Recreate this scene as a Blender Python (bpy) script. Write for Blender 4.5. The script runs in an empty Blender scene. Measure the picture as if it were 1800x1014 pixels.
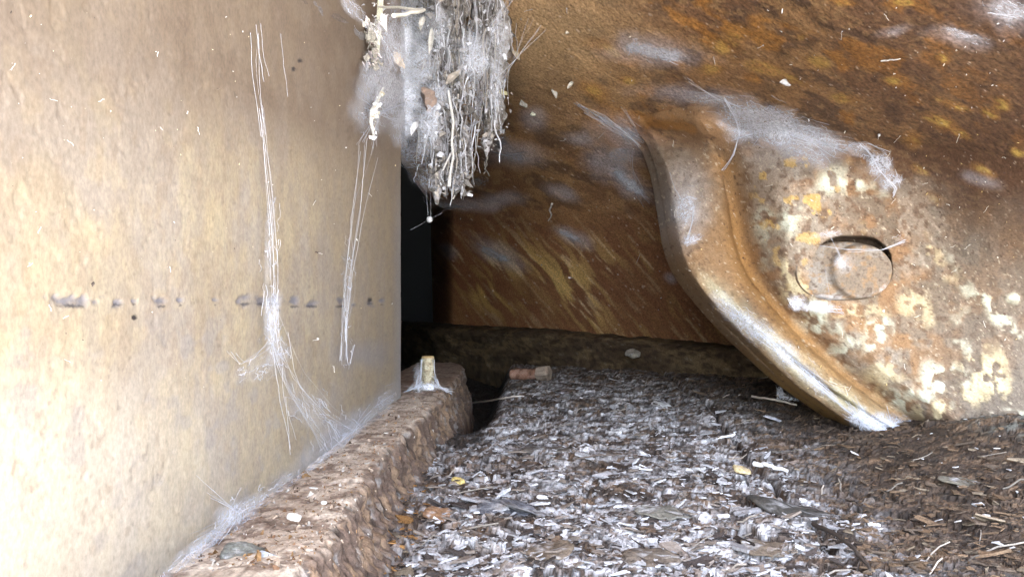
import bpy, math, random
import numpy as np

random.seed(7)
RNG = np.random.default_rng(11)
F, CX, CY = 1250.0, 930.0, 530.0          # focal length and vanishing point of the photograph, in its pixels
LX = -0.161                               # face of the left plate
LEDGE_Z, FLOOR_Z = -0.120, -0.165

# ---------------------------------------------------------------- maths
def P(u, v, Y):
    u = np.asarray(u, float); v = np.asarray(v, float); Y = np.asarray(Y, float)
    return np.stack([(u - CX) / F * Y, Y + 0 * u, (CY - v) / F * Y], -1)

def ss(a, b, x):
    t = np.clip((np.asarray(x, float) - a) / (b - a), 0, 1)
    return t * t * (3 - 2 * t)

def _hash(i, j, k, s):
    with np.errstate(over='ignore'):
        n = (i.astype(np.uint32) * np.uint32(374761393) + j.astype(np.uint32) * np.uint32(668265263)
             + k.astype(np.uint32) * np.uint32(2246822519) + np.uint32((s * 3266489917) & 0xffffffff))
        n = (n ^ (n >> np.uint32(13))) * np.uint32(1274126177)
        n = (n ^ (n >> np.uint32(16))) * np.uint32(2246822519)
        n = n ^ (n >> np.uint32(15))
    return n.astype(np.float64) / 4294967295.0

def vnoise(p, s=0):
    p = np.asarray(p, float)
    i = np.floor(p).astype(np.int64); f = p - i
    f = f * f * f * (f * (f * 6 - 15) + 10)
    r = 0
    for a in (0, 1):
        wa = f[..., 0] if a else 1 - f[..., 0]
        for b in (0, 1):
            wb = f[..., 1] if b else 1 - f[..., 1]
            for c in (0, 1):
                wc = f[..., 2] if c else 1 - f[..., 2]
                r = r + wa * wb * wc * _hash(i[..., 0] + a, i[..., 1] + b, i[..., 2] + c, s)
    return r

def fbm(p, sc, o=5, s=0, g=0.5):
    p = np.asarray(p, float) * sc
    t, a, n = 0, 1, 0
    for k in range(o):
        t = t + a * vnoise(p + 17.3 * k, s + k * 31); n += a
        p = p * 2.03; a *= g
    return t / n                           # 0..1, mean .5

def ridge(p, sc, o=4, s=0):
    p = np.asarray(p, float) * sc
    t, a, n = 0, 1, 0
    for k in range(o):
        t = t + a * (1 - np.abs(2 * vnoise(p + 9.1 * k, s + k * 31) - 1)); n += a
        p = p * 2.1; a *= 0.5
    return t / n

def worley(x, y, s=0):
    """nearest and second distance, cell hash values and offset from the cell's point"""
    ix, iy = np.floor(x).astype(np.int64), np.floor(y).astype(np.int64)
    d1 = np.full(x.shape, 9.0); d2 = d1.copy(); hx = np.zeros(x.shape); hy = hx.copy(); rx = hx.copy(); ry = hx.copy()
    z = np.zeros_like(ix)
    for a in (-1, 0, 1):
        for b in (-1, 0, 1):
            cx, cy = ix + a, iy + b
            h1, h2 = _hash(cx, cy, z, s), _hash(cx, cy, z + 5, s)
            dx, dy = x - (cx + 0.1 + 0.8 * h1), y - (cy + 0.1 + 0.8 * h2)
            d = np.hypot(dx, dy); n = d < d1
            d2 = np.where(n, d1, np.minimum(d2, d)); d1 = np.where(n, d, d1)
            hx = np.where(n, h1, hx); hy = np.where(n, h2, hy); rx = np.where(n, dx, rx); ry = np.where(n, dy, ry)
    return d1, d2, hx, hy, rx, ry

def uv3(u, v, au=1, av=1, ang=0, z=0.0):
    c, s_ = math.cos(math.radians(ang)), math.sin(math.radians(ang))
    x = (u * c + v * s_) * au; y = (-u * s_ + v * c) * av
    return np.stack([x, y, 0 * x + z], -1)

def ell(u, v, cu, cv, ru, rv, ang=0, soft=0.5, warp=0.35, ws=0.02, seed=0):
    """1 inside a ragged ellipse, 0 outside."""
    c, s_ = math.cos(math.radians(ang)), math.sin(math.radians(ang))
    du, dv = u - cu, v - cv
    x = (du * c + dv * s_) / ru; y = (-du * s_ + dv * c) / rv
    d = np.sqrt(x * x + y * y)
    d = d + warp * 2 * (fbm(uv3(u, v), ws, 4, seed + int(cu)) - 0.5)
    return 1 - ss(1 - soft, 1 + soft * 0.4, d)

def desat(c, k):
    l = (c * np.array([0.3, 0.59, 0.11])).sum(-1, keepdims=True)
    return l + (c - l) * k

def mixc(c, col, m):
    m = np.clip(m, 0, 1)[..., None]
    return c * (1 - m) + np.array(col) * m

# ---------------------------------------------------------------- scene helpers
scene = bpy.context.scene
COL = scene.collection

def tag(o, label=None, cat=None, group=None, kind=None):
    if label: o['label'] = label
    if cat: o['category'] = cat
    if group: o['group'] = group
    if kind: o['kind'] = kind
    return o

def link(name, me, mat, parent=None):
    o = bpy.data.objects.new(name, me)
    COL.objects.link(o)
    if mat: me.materials.append(mat)
    if parent is not None: o.parent = parent
    return o

def mesh_np(name, verts, faces, col=None, alpha=None, smooth=True):
    """faces: (n,3) or (n,4) int array or a list of both"""
    me = bpy.data.meshes.new(name)
    fl = faces if isinstance(faces, list) else [faces]
    fl = [np.asarray(f, np.int32) for f in fl if len(f)]
    verts = np.asarray(verts, np.float32)
    me.vertices.add(len(verts)); me.vertices.foreach_set('co', verts.ravel())
    nl = sum(f.size for f in fl); npoly = sum(len(f) for f in fl)
    me.loops.add(nl); me.loops.foreach_set('vertex_index', np.concatenate([f.ravel() for f in fl]))
    me.polygons.add(npoly)
    tot = np.concatenate([np.full(len(f), f.shape[1], np.int32) for f in fl])
    st = np.concatenate([[0], np.cumsum(tot)[:-1]]).astype(np.int32)
    me.polygons.foreach_set('loop_start', st); me.polygons.foreach_set('loop_total', tot)
    me.polygons.foreach_set('use_smooth', np.full(npoly, smooth))
    if col is not None:
        a = me.color_attributes.new('Col', 'FLOAT_COLOR', 'POINT')
        c4 = np.ones((len(verts), 4), np.float32); c4[:, :3] = np.clip(np.asarray(col).reshape(-1, 3), 0, 1)
        a.data.foreach_set('color', c4.ravel())
    if alpha is not None:
        a = me.attributes.new('Alpha', 'FLOAT', 'POINT')
        a.data.foreach_set('value', np.asarray(alpha, np.float32).ravel())
    me.update(calc_edges=True); me.validate()
    return me

def gridfaces(n, m, off=0, wrap=False):
    i = np.arange(n - 1)[:, None]; mm = m if wrap else m - 1
    j = np.arange(mm)[None, :]; j2 = (j + 1) % m
    a = i * m + j; b = i * m + j2; c = (i + 1) * m + j2; d = (i + 1) * m + j
    return np.stack([a, b, c, d], -1).reshape(-1, 4) + off

def sheet(name, V, col, thick, mat, parent=None):
    """grid surface V (n,m,3) given a back skin at V+thick and stitched borders"""
    n, m = V.shape[:2]
    back = V + np.array(thick)
    vs = np.concatenate([V.reshape(-1, 3), back.reshape(-1, 3)])
    f1 = gridfaces(n, m); f2 = gridfaces(n, m, n * m)[:, ::-1]
    idx = np.arange(n * m).reshape(n, m)
    ring = np.concatenate([idx[0, :], idx[1:, -1], idx[-1, ::-1][1:], idx[::-1, 0][1:]])
    a, b = ring[:-1], ring[1:]
    f3 = np.stack([b, a, a + n * m, b + n * m], -1)
    c2 = np.concatenate([col.reshape(-1, 3)] * 2)
    return link(name, mesh_np(name, vs, np.concatenate([f1, f2, f3]), c2), mat, parent)

def tube(pts, rad, sides=5):
    pts = np.asarray(pts, float); n = len(pts)
    rad = np.broadcast_to(np.asarray(rad, float), (n,))
    t = np.gradient(pts, axis=0); t /= np.linalg.norm(t, axis=1, keepdims=True) + 1e-12
    ref = np.array([0.3, 0.9, 0.2]); 
    if abs(np.dot(t[0], ref)) > 0.9: ref = np.array([1, 0.1, 0])
    a = np.cross(t, ref); a /= np.linalg.norm(a, axis=1, keepdims=True) + 1e-12
    b = np.cross(t, a)
    th = np.arange(sides) / sides * 2 * math.pi
    V = pts[:, None] + rad[:, None, None] * (a[:, None] * np.cos(th)[None, :, None] + b[:, None] * np.sin(th)[None, :, None])
    return V.reshape(-1, 3), gridfaces(n, sides, 0, True)

class MB:
    def __init__(s): s.v, s.f3, s.f4, s.c, s.n = [], [], [], [], 0
    def add(s, V, Fc, col):
        V = np.asarray(V, float).reshape(-1, 3); Fc = np.asarray(Fc, int)
        (s.f4 if Fc.shape[1] == 4 else s.f3).append(Fc + s.n)
        c = np.asarray(col, float)
        s.c.append(np.broadcast_to(c, (len(V), 3)) if c.ndim == 1 else c.reshape(-1, 3))
        s.v.append(V); s.n += len(V)
    def build(s, name, mat, parent=None, smooth=True):
        fl = []
        if s.f3: fl.append(np.concatenate(s.f3))
        if s.f4: fl.append(np.concatenate(s.f4))
        return link(name, mesh_np(name, np.concatenate(s.v), fl, np.concatenate(s.c), None, smooth), mat, parent)

# ---------------------------------------------------------------- materials
def new_mat(name):
    m = bpy.data.materials.new(name); m.use_nodes = True
    nt = m.node_tree; nt.nodes.clear()
    return m, nt, nt.nodes, nt.links

def surf_mat(name, rough=0.85, spec=0.25, fine=900, fine_amt=0.5, bump=0.4, bump_dist=0.0012, bump_scale=420,
             stretch=(1, 1, 1), speck=0.0, speck_col=(0.05, 0.035, 0.03, 1)):
    """vertex colour 'Col' broken up by fine noise, specks and bump"""
    m, nt, N, L = new_mat(name)
    out = N.new('ShaderNodeOutputMaterial'); b = N.new('ShaderNodeBsdfPrincipled')
    L.new(b.outputs[0], out.inputs[0])
    at = N.new('ShaderNodeVertexColor'); at.layer_name = 'Col'
    tc = N.new('ShaderNodeTexCoord'); mp = N.new('ShaderNodeMapping'); mp.inputs['Scale'].default_value = stretch
    L.new(tc.outputs['Object'], mp.inputs[0])
    n1 = N.new('ShaderNodeTexNoise'); n1.inputs['Scale'].default_value = fine; n1.inputs['Detail'].default_value = 5; n1.inputs['Roughness'].default_value = 0.7
    L.new(mp.outputs[0], n1.inputs['Vector'])
    mr = N.new('ShaderNodeMapRange'); mr.inputs['From Min'].default_value = 0.3; mr.inputs['From Max'].default_value = 0.7
    mr.inputs['To Min'].default_value = 1 - fine_amt; mr.inputs['To Max'].default_value = 1 + fine_amt
    L.new(n1.outputs[0], mr.inputs['Value'])
    mx = N.new('ShaderNodeMixRGB'); mx.blend_type = 'MULTIPLY'; mx.inputs[0].default_value = 1
    L.new(at.outputs['Color'], mx.inputs[1]); L.new(mr.outputs[0], mx.inputs[2])
    src = mx.outputs[0]
    if speck > 0:
        n3 = N.new('ShaderNodeTexNoise'); n3.inputs['Scale'].default_value = fine * 0.45; n3.inputs['Detail'].default_value = 3
        L.new(mp.outputs[0], n3.inputs['Vector'])
        r3 = N.new('ShaderNodeMapRange'); r3.inputs['From Min'].default_value = 0.66; r3.inputs['From Max'].default_value = 0.88
        r3.inputs['To Max'].default_value = speck
        L.new(n3.outputs[0], r3.inputs['Value'])
        m3 = N.new('ShaderNodeMixRGB'); L.new(r3.outputs[0], m3.inputs[0]); L.new(src, m3.inputs[1]); m3.inputs[2].default_value = speck_col
        src = m3.outputs[0]
    L.new(src, b.inputs['Base Color'])
    b.inputs['Roughness'].default_value = rough
    b.inputs['Specular IOR Level'].default_value = spec
    n2 = N.new('ShaderNodeTexNoise'); n2.inputs['Scale'].default_value = bump_scale; n2.inputs['Detail'].default_value = 6; n2.inputs['Roughness'].default_value = 0.65
    L.new(mp.outputs[0], n2.inputs['Vector'])
    bp = N.new('ShaderNodeBump'); bp.inputs['Strength'].default_value = bump; bp.inputs['Distance'].default_value = bump_dist
    L.new(n2.outputs[0], bp.inputs['Height']); L.new(bp.outputs[0], b.inputs['Normal'])
    return m

def web_mat(name, col=(0.72, 0.75, 0.84, 1), dens=1.0, sc=260, stretch=(1, 1, 1)):
    m, nt, N, L = new_mat(name)
    out = N.new('ShaderNodeOutputMaterial'); mix = N.new('ShaderNodeMixShader')
    d = N.new('ShaderNodeBsdfDiffuse'); d.inputs[0].default_value = col
    t = N.new('ShaderNodeBsdfTransparent')
    at = N.new('ShaderNodeAttribute'); at.attribute_name = 'Alpha'
    tc = N.new('ShaderNodeTexCoord'); mp = N.new('ShaderNodeMapping'); mp.inputs['Scale'].default_value = stretch
    L.new(tc.outputs['Object'], mp.inputs[0])
    n = N.new('ShaderNodeTexNoise'); n.inputs['Scale'].default_value = sc; n.inputs['Detail'].default_value = 7
    n.inputs['Roughness'].default_value = 0.75; n.inputs['Distortion'].default_value = 1.2
    L.new(mp.outputs[0], n.inputs['Vector'])
    r = N.new('ShaderNodeMapRange'); r.inputs['From Min'].default_value = 0.30; r.inputs['From Max'].default_value = 0.68; r.inputs['To Max'].default_value = dens
    L.new(n.outputs[0], r.inputs['Value'])
    mu = N.new('ShaderNodeMath'); mu.operation = 'MULTIPLY'; mu.use_clamp = True
    L.new(r.outputs[0], mu.inputs[0]); L.new(at.outputs['Fac'], mu.inputs[1])
    L.new(mu.outputs[0], mix.inputs[0]); L.new(t.outputs[0], mix.inputs[1]); L.new(d.outputs[0], mix.inputs[2])
    L.new(mix.outputs[0], out.inputs[0])
    return m

def plain_mat(name, col, rough=0.8):
    m, nt, N, L = new_mat(name)
    out = N.new('ShaderNodeOutputMaterial'); b = N.new('ShaderNodeBsdfPrincipled'); L.new(b.outputs[0], out.inputs[0])
    n = N.new('ShaderNodeTexNoise'); n.inputs['Scale'].default_value = 30; n.inputs['Detail'].default_value = 6
    r = N.new('ShaderNodeMixRGB'); r.inputs[1].default_value = [c * 0.7 for c in col] + [1]; r.inputs[2].default_value = [min(1, c * 1.3) for c in col] + [1]
    L.new(n.outputs[0], r.inputs[0]); L.new(r.outputs[0], b.inputs['Base Color']); b.inputs['Roughness'].default_value = rough
    return m

M_left = surf_mat('painted_rusted_plate', 0.75, 0.25, 520, 0.20, 0.14, 0.0005, 420, (1, 1, 0.7), 0.18, (0.25, 0.2, 0.16, 1))
M_wall = surf_mat('brown_rust', 0.8, 0.25, 260, 0.60, 0.8, 0.003, 150, (1, 1, 1), 0.0)
M_brk = surf_mat('flaking_paint_on_rust', 0.92, 0.12, 420, 0.30, 0.6, 0.0020, 260, (1, 1, 1), 0.35, (0.13, 0.06, 0.025, 1))
M_floor = surf_mat('flaky_rust_floor', 0.85, 0.25, 420, 0.45, 0.8, 0.003, 230, (1, 1, 1), 0.0)
M_ledge = surf_mat('laminated_rust', 0.88, 0.2, 500, 0.35, 0.7, 0.002, 320, (1, 1, 1), 0.3, (0.10, 0.06, 0.04, 1))
M_dust = surf_mat('dusty_litter', 0.95, 0.1, 800, 0.4, 0.6, 0.001, 600)
M_leaf = surf_mat('dead_leaf', 0.8, 0.2, 600, 0.25, 0.4, 0.0008, 400)
def thread_mat():
    m, nt, N, L = new_mat('web_thread')
    out = N.new('ShaderNodeOutputMaterial'); mix = N.new('ShaderNodeMixShader'); mix.inputs[0].default_value = 0.42
    d = N.new('ShaderNodeBsdfDiffuse'); t = N.new('ShaderNodeBsdfTransparent')
    at = N.new('ShaderNodeVertexColor'); at.layer_name = 'Col'; L.new(at.outputs[0], d.inputs[0])
    L.new(t.outputs[0], mix.inputs[1]); L.new(d.outputs[0], mix.inputs[2]); L.new(mix.outputs[0], out.inputs[0])
    return m
M_thread = thread_mat()
M_web = web_mat('cobweb')
M_sill = surf_mat('damp_dark_rust', 0.8, 0.2, 300, 0.4, 0.5, 0.002, 150, (1, 1, 1))
M_blocker = plain_mat('light_blocker', (0.004, 0.004, 0.004), 0.95)  # near-black puts the gap's darkness into the added walls
M_ground = plain_mat('dry_earth', (0.46, 0.44, 0.41), 0.95)

# ---------------------------------------------------------------- depth of the big surfaces (design time only)
GU = np.array([480, 640, 800, 1000, 1300, 1560, 1800, 2000.])
GV = np.array([-260, 0, 300, 600, 860.])
GY = np.array([[1.20, 1.30, 2.10, 2.60, 2.9],
               [1.02, 1.18, 1.95, 2.55, 2.9],
               [0.90, 1.06, 1.72, 2.30, 2.6],
               [0.72, 0.90, 1.38, 1.85, 2.1],
               [0.54, 0.68, 1.06, 1.42, 1.6],
               [0.44, 0.54, 0.83, 1.18, 1.35],
               [0.36, 0.46, 0.66, 1.02, 1.2],
               [0.30, 0.39, 0.56, 0.92, 1.1]])
def _cub(xs, ys, x):
    """smooth 1-D interpolation (Hermite, finite-difference slopes); ys (n,...) ; x flat"""
    i = np.clip(np.searchsorted(xs, x) - 1, 0, len(xs) - 2)
    h = xs[i + 1] - xs[i]; t = np.clip((x - xs[i]) / h, -0.3, 1.3)
    d = np.gradient(ys, xs, axis=0)
    return ((1 + 2 * t) * (1 - t) ** 2) * ys[i] + t * (1 - t) ** 2 * h * d[i] + t * t * (3 - 2 * t) * ys[i + 1] + t * t * (t - 1) * h * d[i + 1]

def Dback(u, v):
    u = np.asarray(u, float); v = np.asarray(v, float)
    u, v = np.broadcast_arrays(u, v); sh = u.shape
    uf, vf = u.ravel(), v.ravel()
    W = 1 / GY
    d_v = np.gradient(W, GV, axis=1)
    i = np.clip(np.searchsorted(GV, vf) - 1, 0, len(GV) - 2); h = GV[i + 1] - GV[i]; t = (vf - GV[i]) / h
    cols = []
    for k in range(len(GU)):
        y = W[k]; d = d_v[k]
        cols.append(((1 + 2 * t) * (1 - t) ** 2) * y[i] + t * (1 - t) ** 2 * h * d[i] + t * t * (3 - 2 * t) * y[i + 1] + t * t * (t - 1) * h * d[i + 1])
    Cc = np.stack(cols)                                   # (nu, N)
    dU = np.gradient(Cc, GU, axis=0)
    i = np.clip(np.searchsorted(GU, uf) - 1, 0, len(GU) - 2); h = GU[i + 1] - GU[i]; t = (uf - GU[i]) / h
    ar = np.arange(len(uf))
    w = ((1 + 2 * t) * (1 - t) ** 2) * Cc[i, ar] + t * (1 - t) ** 2 * h * dU[i, ar] + t * t * (3 - 2 * t) * Cc[i + 1, ar] + t * t * (t - 1) * h * dU[i + 1, ar]
    return (1 / w).reshape(sh)

OUT_V = np.array([150, 175, 195, 230, 290, 370, 440, 490, 560, 620, 680, 740, 800.])
OUT_U = np.array([1180, 1120, 1080, 1125, 1152, 1166, 1178, 1200, 1258, 1318, 1385, 1470, 1570.])
def outline(v): return np.interp(v, OUT_V, OUT_U)
_vv = np.linspace(100, 860, 400)
_oo = np.convolve(np.pad(outline(_vv), 12, mode='edge'), np.ones(25) / 25, 'valid')
def outline(v): return np.interp(v, _vv, _oo)

def smin(a, b, k):
    h = np.clip(0.5 + 0.5 * (b - a) / k, 0, 1)
    return b * (1 - h) + a * h - k * h * (1 - h)

def rrect(u, v, cu, cv, hu, hv, r):
    qx = np.abs(u - cu) - hu + r; qy = np.abs(v - cv) - hv + r
    return np.sqrt(np.maximum(qx, 0) ** 2 + np.maximum(qy, 0) ** 2) + np.minimum(np.maximum(qx, qy), 0) - r

def Dbracket(u, v, detail=True):
    d = u - outline(v)
    base = 0.87 + 0.16 * ss(1420, 1120, u) * ss(560, 180, v) + 0.05 * ss(1400, 1250, u) - 0.05 * ss(1560, 1850, u)
    x = np.clip((d - 58) / 58, -1, 1)
    rim = np.sqrt(1 - x * x)
    y = base - 0.035 * rim * ss(200, 330, v) + 0.012 * np.exp(-((d - 132) / 22) ** 2) - 0.030 * ss(128, 215, d)
    y = y + 0.03 * ss(22, 0, d)
    # a long crease down the rim
    y = y + 0.008 * np.exp(-((d - 62 - (v - 640) * 0.08) / 7) ** 2) * ss(590, 640, v)
    db = Dback(u, v)
    y = y + (db + 0.01 - y) * ss(285, 175, v) * ss(230, 60, d)
    k = 0.03 + 0.24 * ss(0, 170, d)
    y = y + 0.42 * ss(330, 110, v) * np.maximum(ss(110, 210, d), ss(215, 150, v))
    raw = y - db
    y = smin(y, db + 0.004, k) + 0.03 * ss(0.95, 1.25, raw / k)
    if detail:
        y = y + 0.035 * (1 - ss(-4, 2, rrect(u, v, 1498, 469, 68, 53, 50)))  # recess added round the pin in place of its crescent shadow
    return y

def mound(X, Y):
    return 0.022 * np.exp(-(((X - 0.56) / 0.09) ** 2 + ((Y - 0.80) / 0.10) ** 2))
def Zfloor(X, Y):
    bank = 0.016 * ss(0.20, 0.50, X) * ss(0.2, 0.7, Y)
    far = 0.02 * ss(0.9, 1.8, Y) * ss(0.0, 0.3, X)
    trench = -0.07 * ss(0.85, 1.15, Y) * np.exp(-((X + 0.085) / 0.026) ** 2) - 0.06 * ss(1.2, 1.5, Y) * ss(-0.08, -0.13, X)  # dip added so the floor beside the ledge falls dark
    return FLOOR_Z + bank + far + trench + mound(X, Y)

def left(u, v, off=0.0):
    u = np.asarray(u, float)
    p = P(u, v, (LX * F) / (u - CX)); p[..., 0] += off
    return p
def back(u, v, off=0.0): return P(u, v, Dback(u, v) - off)
def brk(u, v, off=0.0):
    u = np.asarray(u, float); v = np.asarray(v, float); db = Dback(u, v)
    return P(u, v, np.minimum(Dbracket(u, v), db - 0.010 * ss(330, 230, v)) - off)
def floor_at(u, v, off=0.0):
    Y = FLOOR_Z * F / (CY - v)
    for _ in range(12):
        X = (u - CX) / F * Y
        Y = Zfloor(X, Y) * F / (CY - v)
    return P(u, v, Y) + np.array([0, 0, off])

# ================================================================ LEFT PLATE
def build_left():
    us = np.concatenate([np.arange(-760, -60, 25), np.arange(-60, 706, 2.6)])
    ts = np.linspace(0, 1, 400)
    Yc = (LX * F) / (us - CX)
    vb = CY - (LEDGE_Z - 0.02) * F / Yc
    U = np.repeat(us[None], len(ts), 0)
    V = -170 + (vb + 170)[None] * ts[:, None]
    p = left(U, V)
    # plate is slightly wavy and pitted
    n = fbm(p, 9, 4, 3) - 0.5
    pit = fbm(p, 120, 3, 5)
    p[..., 0] += n * 0.002 - 0.0003 * ss(0.62, 0.74, pit) + 0.0001 * (fbm(p, 45, 4, 9) - 0.5)
    # colour
    a = fbm(p * [1, 1, 0.55], 22, 5, 21); b = fbm(p * [1, 1, 0.8], 60, 5, 22); c_ = fbm(p * [1, 1, 0.5], 210, 4, 23)
    col = np.zeros(p.shape) + np.array([0.42, 0.35, 0.26])
    col = mixc(col, [0.50, 0.415, 0.28], ss(0.50, 0.66, a) * 0.4)
    col = mixc(col, [0.41, 0.365, 0.335], ss(0.50, 0.34, a) * 0.45)
    col = mixc(col, [0.56, 0.48, 0.32], ss(0.54, 0.72, b) * 0.4)
    col = mixc(col, [0.35, 0.29, 0.235], ss(0.48, 0.33, b) * 0.4)
    col = mixc(col, [0.34, 0.25, 0.17], ss(0.50, 0.64, c_) * 0.28)
    col = col * (0.86 + 0.28 * fbm(p * [1, 1, 0.6], 420, 3, 26))[..., None]
    dp = fbm(p * [1, 1, 0.85], 95, 3, 27)
    col = mixc(col, [0.58, 0.47, 0.29], ss(0.55, 0.68, dp) * 0.22)
    col = mixc(col, [0.33, 0.285, 0.25], ss(0.45, 0.33, dp) * 0.25)
    col = col * np.array([0.62, 0.615, 0.61])
    # browner at the far top; whole top darkened, painting in the low light's falloff
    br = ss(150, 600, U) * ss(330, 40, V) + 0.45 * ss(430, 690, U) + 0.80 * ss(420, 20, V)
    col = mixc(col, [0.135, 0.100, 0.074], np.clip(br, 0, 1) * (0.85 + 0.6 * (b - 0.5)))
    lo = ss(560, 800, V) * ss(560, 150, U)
    col = mixc(col, [0.44, 0.405, 0.35], 0.45 * lo)  # lower left paled, painting in the overexposed light
    # dark specks
    sp = fbm(p * [1, 1, 0.8], 330, 2, 31)
    dens = fbm(p, 14, 3, 32)
    col = mixc(col, [0.10, 0.08, 0.065], ss(0.79, 0.86, sp + 0.35 * (dens - 0.5)) * 0.35)
    col = mixc(col, [0.20, 0.155, 0.12], ss(0.66, 0.74, fbm(p * [1, 1, 0.8], 190, 3, 33)) * 0.40 * ss(0.42, 0.56, dens))
    # soft grey blotches in the lower half
    bl = fbm(p * [1, 1, 1.2], 75, 3, 35)
    col = mixc(col, [0.22, 0.20, 0.19], ss(0.58, 0.72, bl) * 0.5 * ss(520, 600, V) * ss(640, 500, U))
    col = desat(col, 1.0)
    # row of blue-grey dents at mid height
    for cu, w, h in ((128, 36, 9), (207, 10, 6), (284, 11, 7), (317, 6, 4), (431, 12, 11), (458, 9, 7), (483, 10, 9), (517, 8, 6), (548, 10, 7),
                     (598, 9, 7), (651, 6, 6), (236, 5, 3), (380, 5, 3), (622, 4, 3), (672, 4, 3)):
        m = ell(U, V, cu, 531 + 4 * math.sin(cu * 1.7), w * 1.15, h * 1.15, 0, 0.7, 0.9, 0.10, 40)
        col = mixc(col, [0.12, 0.12, 0.15], m * 0.75)
        m2 = ell(U, V, cu, 536 + 3 * math.sin(cu), w * 0.9, h * 0.3, 0, 0.5, 0.9, 0.16, 44)
        col = mixc(col, [0.05, 0.045, 0.05], m2 * 0.8)
        p[..., 0] -= 0.0012 * m
    col = mixc(col, [0.17, 0.17, 0.20], ell(U, V, 640, 625, 60, 28, 0, 0.9, 0.4, 0.03, 2) * 0.45)
    col = mixc(col, [0.32, 0.33, 0.38], ell(U, V, 600, 760, 130, 22, -38, 0.9, 0.4, 0.02, 3) * 0.45)
    for cu, cv, r in ((527, 107, 4), (516, 122, 4), (237, 558, 5), (650, 527, 4), (490, 545, 3)):
        col = mixc(col, [0.03, 0.025, 0.025], ell(U, V, cu, cv, r, r, 0, 0.4, 0.3, 0.1))
    col = mixc(col, [0.21, 0.205, 0.23], ss(685, 706, U) * 0.55 * ss(240, 420, V))
    # rounded far corner, return and back
    extra, ec = [], []
    last, lc = p[:, -1], col[:, -1]
    R = 0.013
    for th in np.linspace(0.15, math.pi / 2, 8):
        q = last.copy(); q[:, 0] += -R * (1 - math.cos(th)); q[:, 1] += R * math.sin(th); extra.append(q); ec.append(lc * 0.9)
    q = extra[-1].copy(); q[:, 0] = LX - 0.045; extra.append(q); ec.append(lc * 0.8)
    q = p[:, 0].copy(); q[:, 0] = LX - 0.045; extra.append(q); ec.append(lc * 0.8)
    extra.append(p[:, 0].copy()); ec.append(col[:, 0])
    p = np.concatenate([p, np.stack(extra, 1)], 1); col = np.concatenate([col, np.stack(ec, 1)], 1)
    f = gridfaces(*p.shape[:2])
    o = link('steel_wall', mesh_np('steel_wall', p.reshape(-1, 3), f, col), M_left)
    tag(o, 'upright cream and tan rusted steel wall with a row of blue-grey dents, on the left', 'wall')
build_left()

# ================================================================ BACK / OVERHEAD PLATE
DUSTY = [(870, 445, 34, 13, 25), (1003, 415, 28, 9, 25), (1150, 92, 62, 19, 8), (1110, 325, 40, 15, 38), (1100, 245, 55, 22, 28), (985, 338, 22, 9, 20),
         (900, 270, 45, 18, 15), (820, 360, 40, 8, 5), (1060, 290, 28, 18, 30), (1770, 20, 48, 25, 10), (1680, 65, 40, 12, 15), (1575, 55, 18, 7, -10),
         (1730, 320, 26, 9, 15), (790, 445, 14, 8, 50), (1180, 490, 10, 6, 40), (1200, 165, 60, 12, 3), (1020, 245, 26, 9, 10), (880, 350, 26, 10, 0), (940, 210, 16, 16, 0)]
def wall_disp(p):
    n = fbm(p, 7, 4, 51) - 0.5; n2 = fbm(p, 40, 4, 52) - 0.5; n3 = ridge(p, 60, 3, 53)
    nn = p / np.linalg.norm(p, axis=-1, keepdims=True)
    return -nn * (0.016 * n + 0.005 * n2 + 0.003 * (n3 - 0.5))[..., None]

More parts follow.
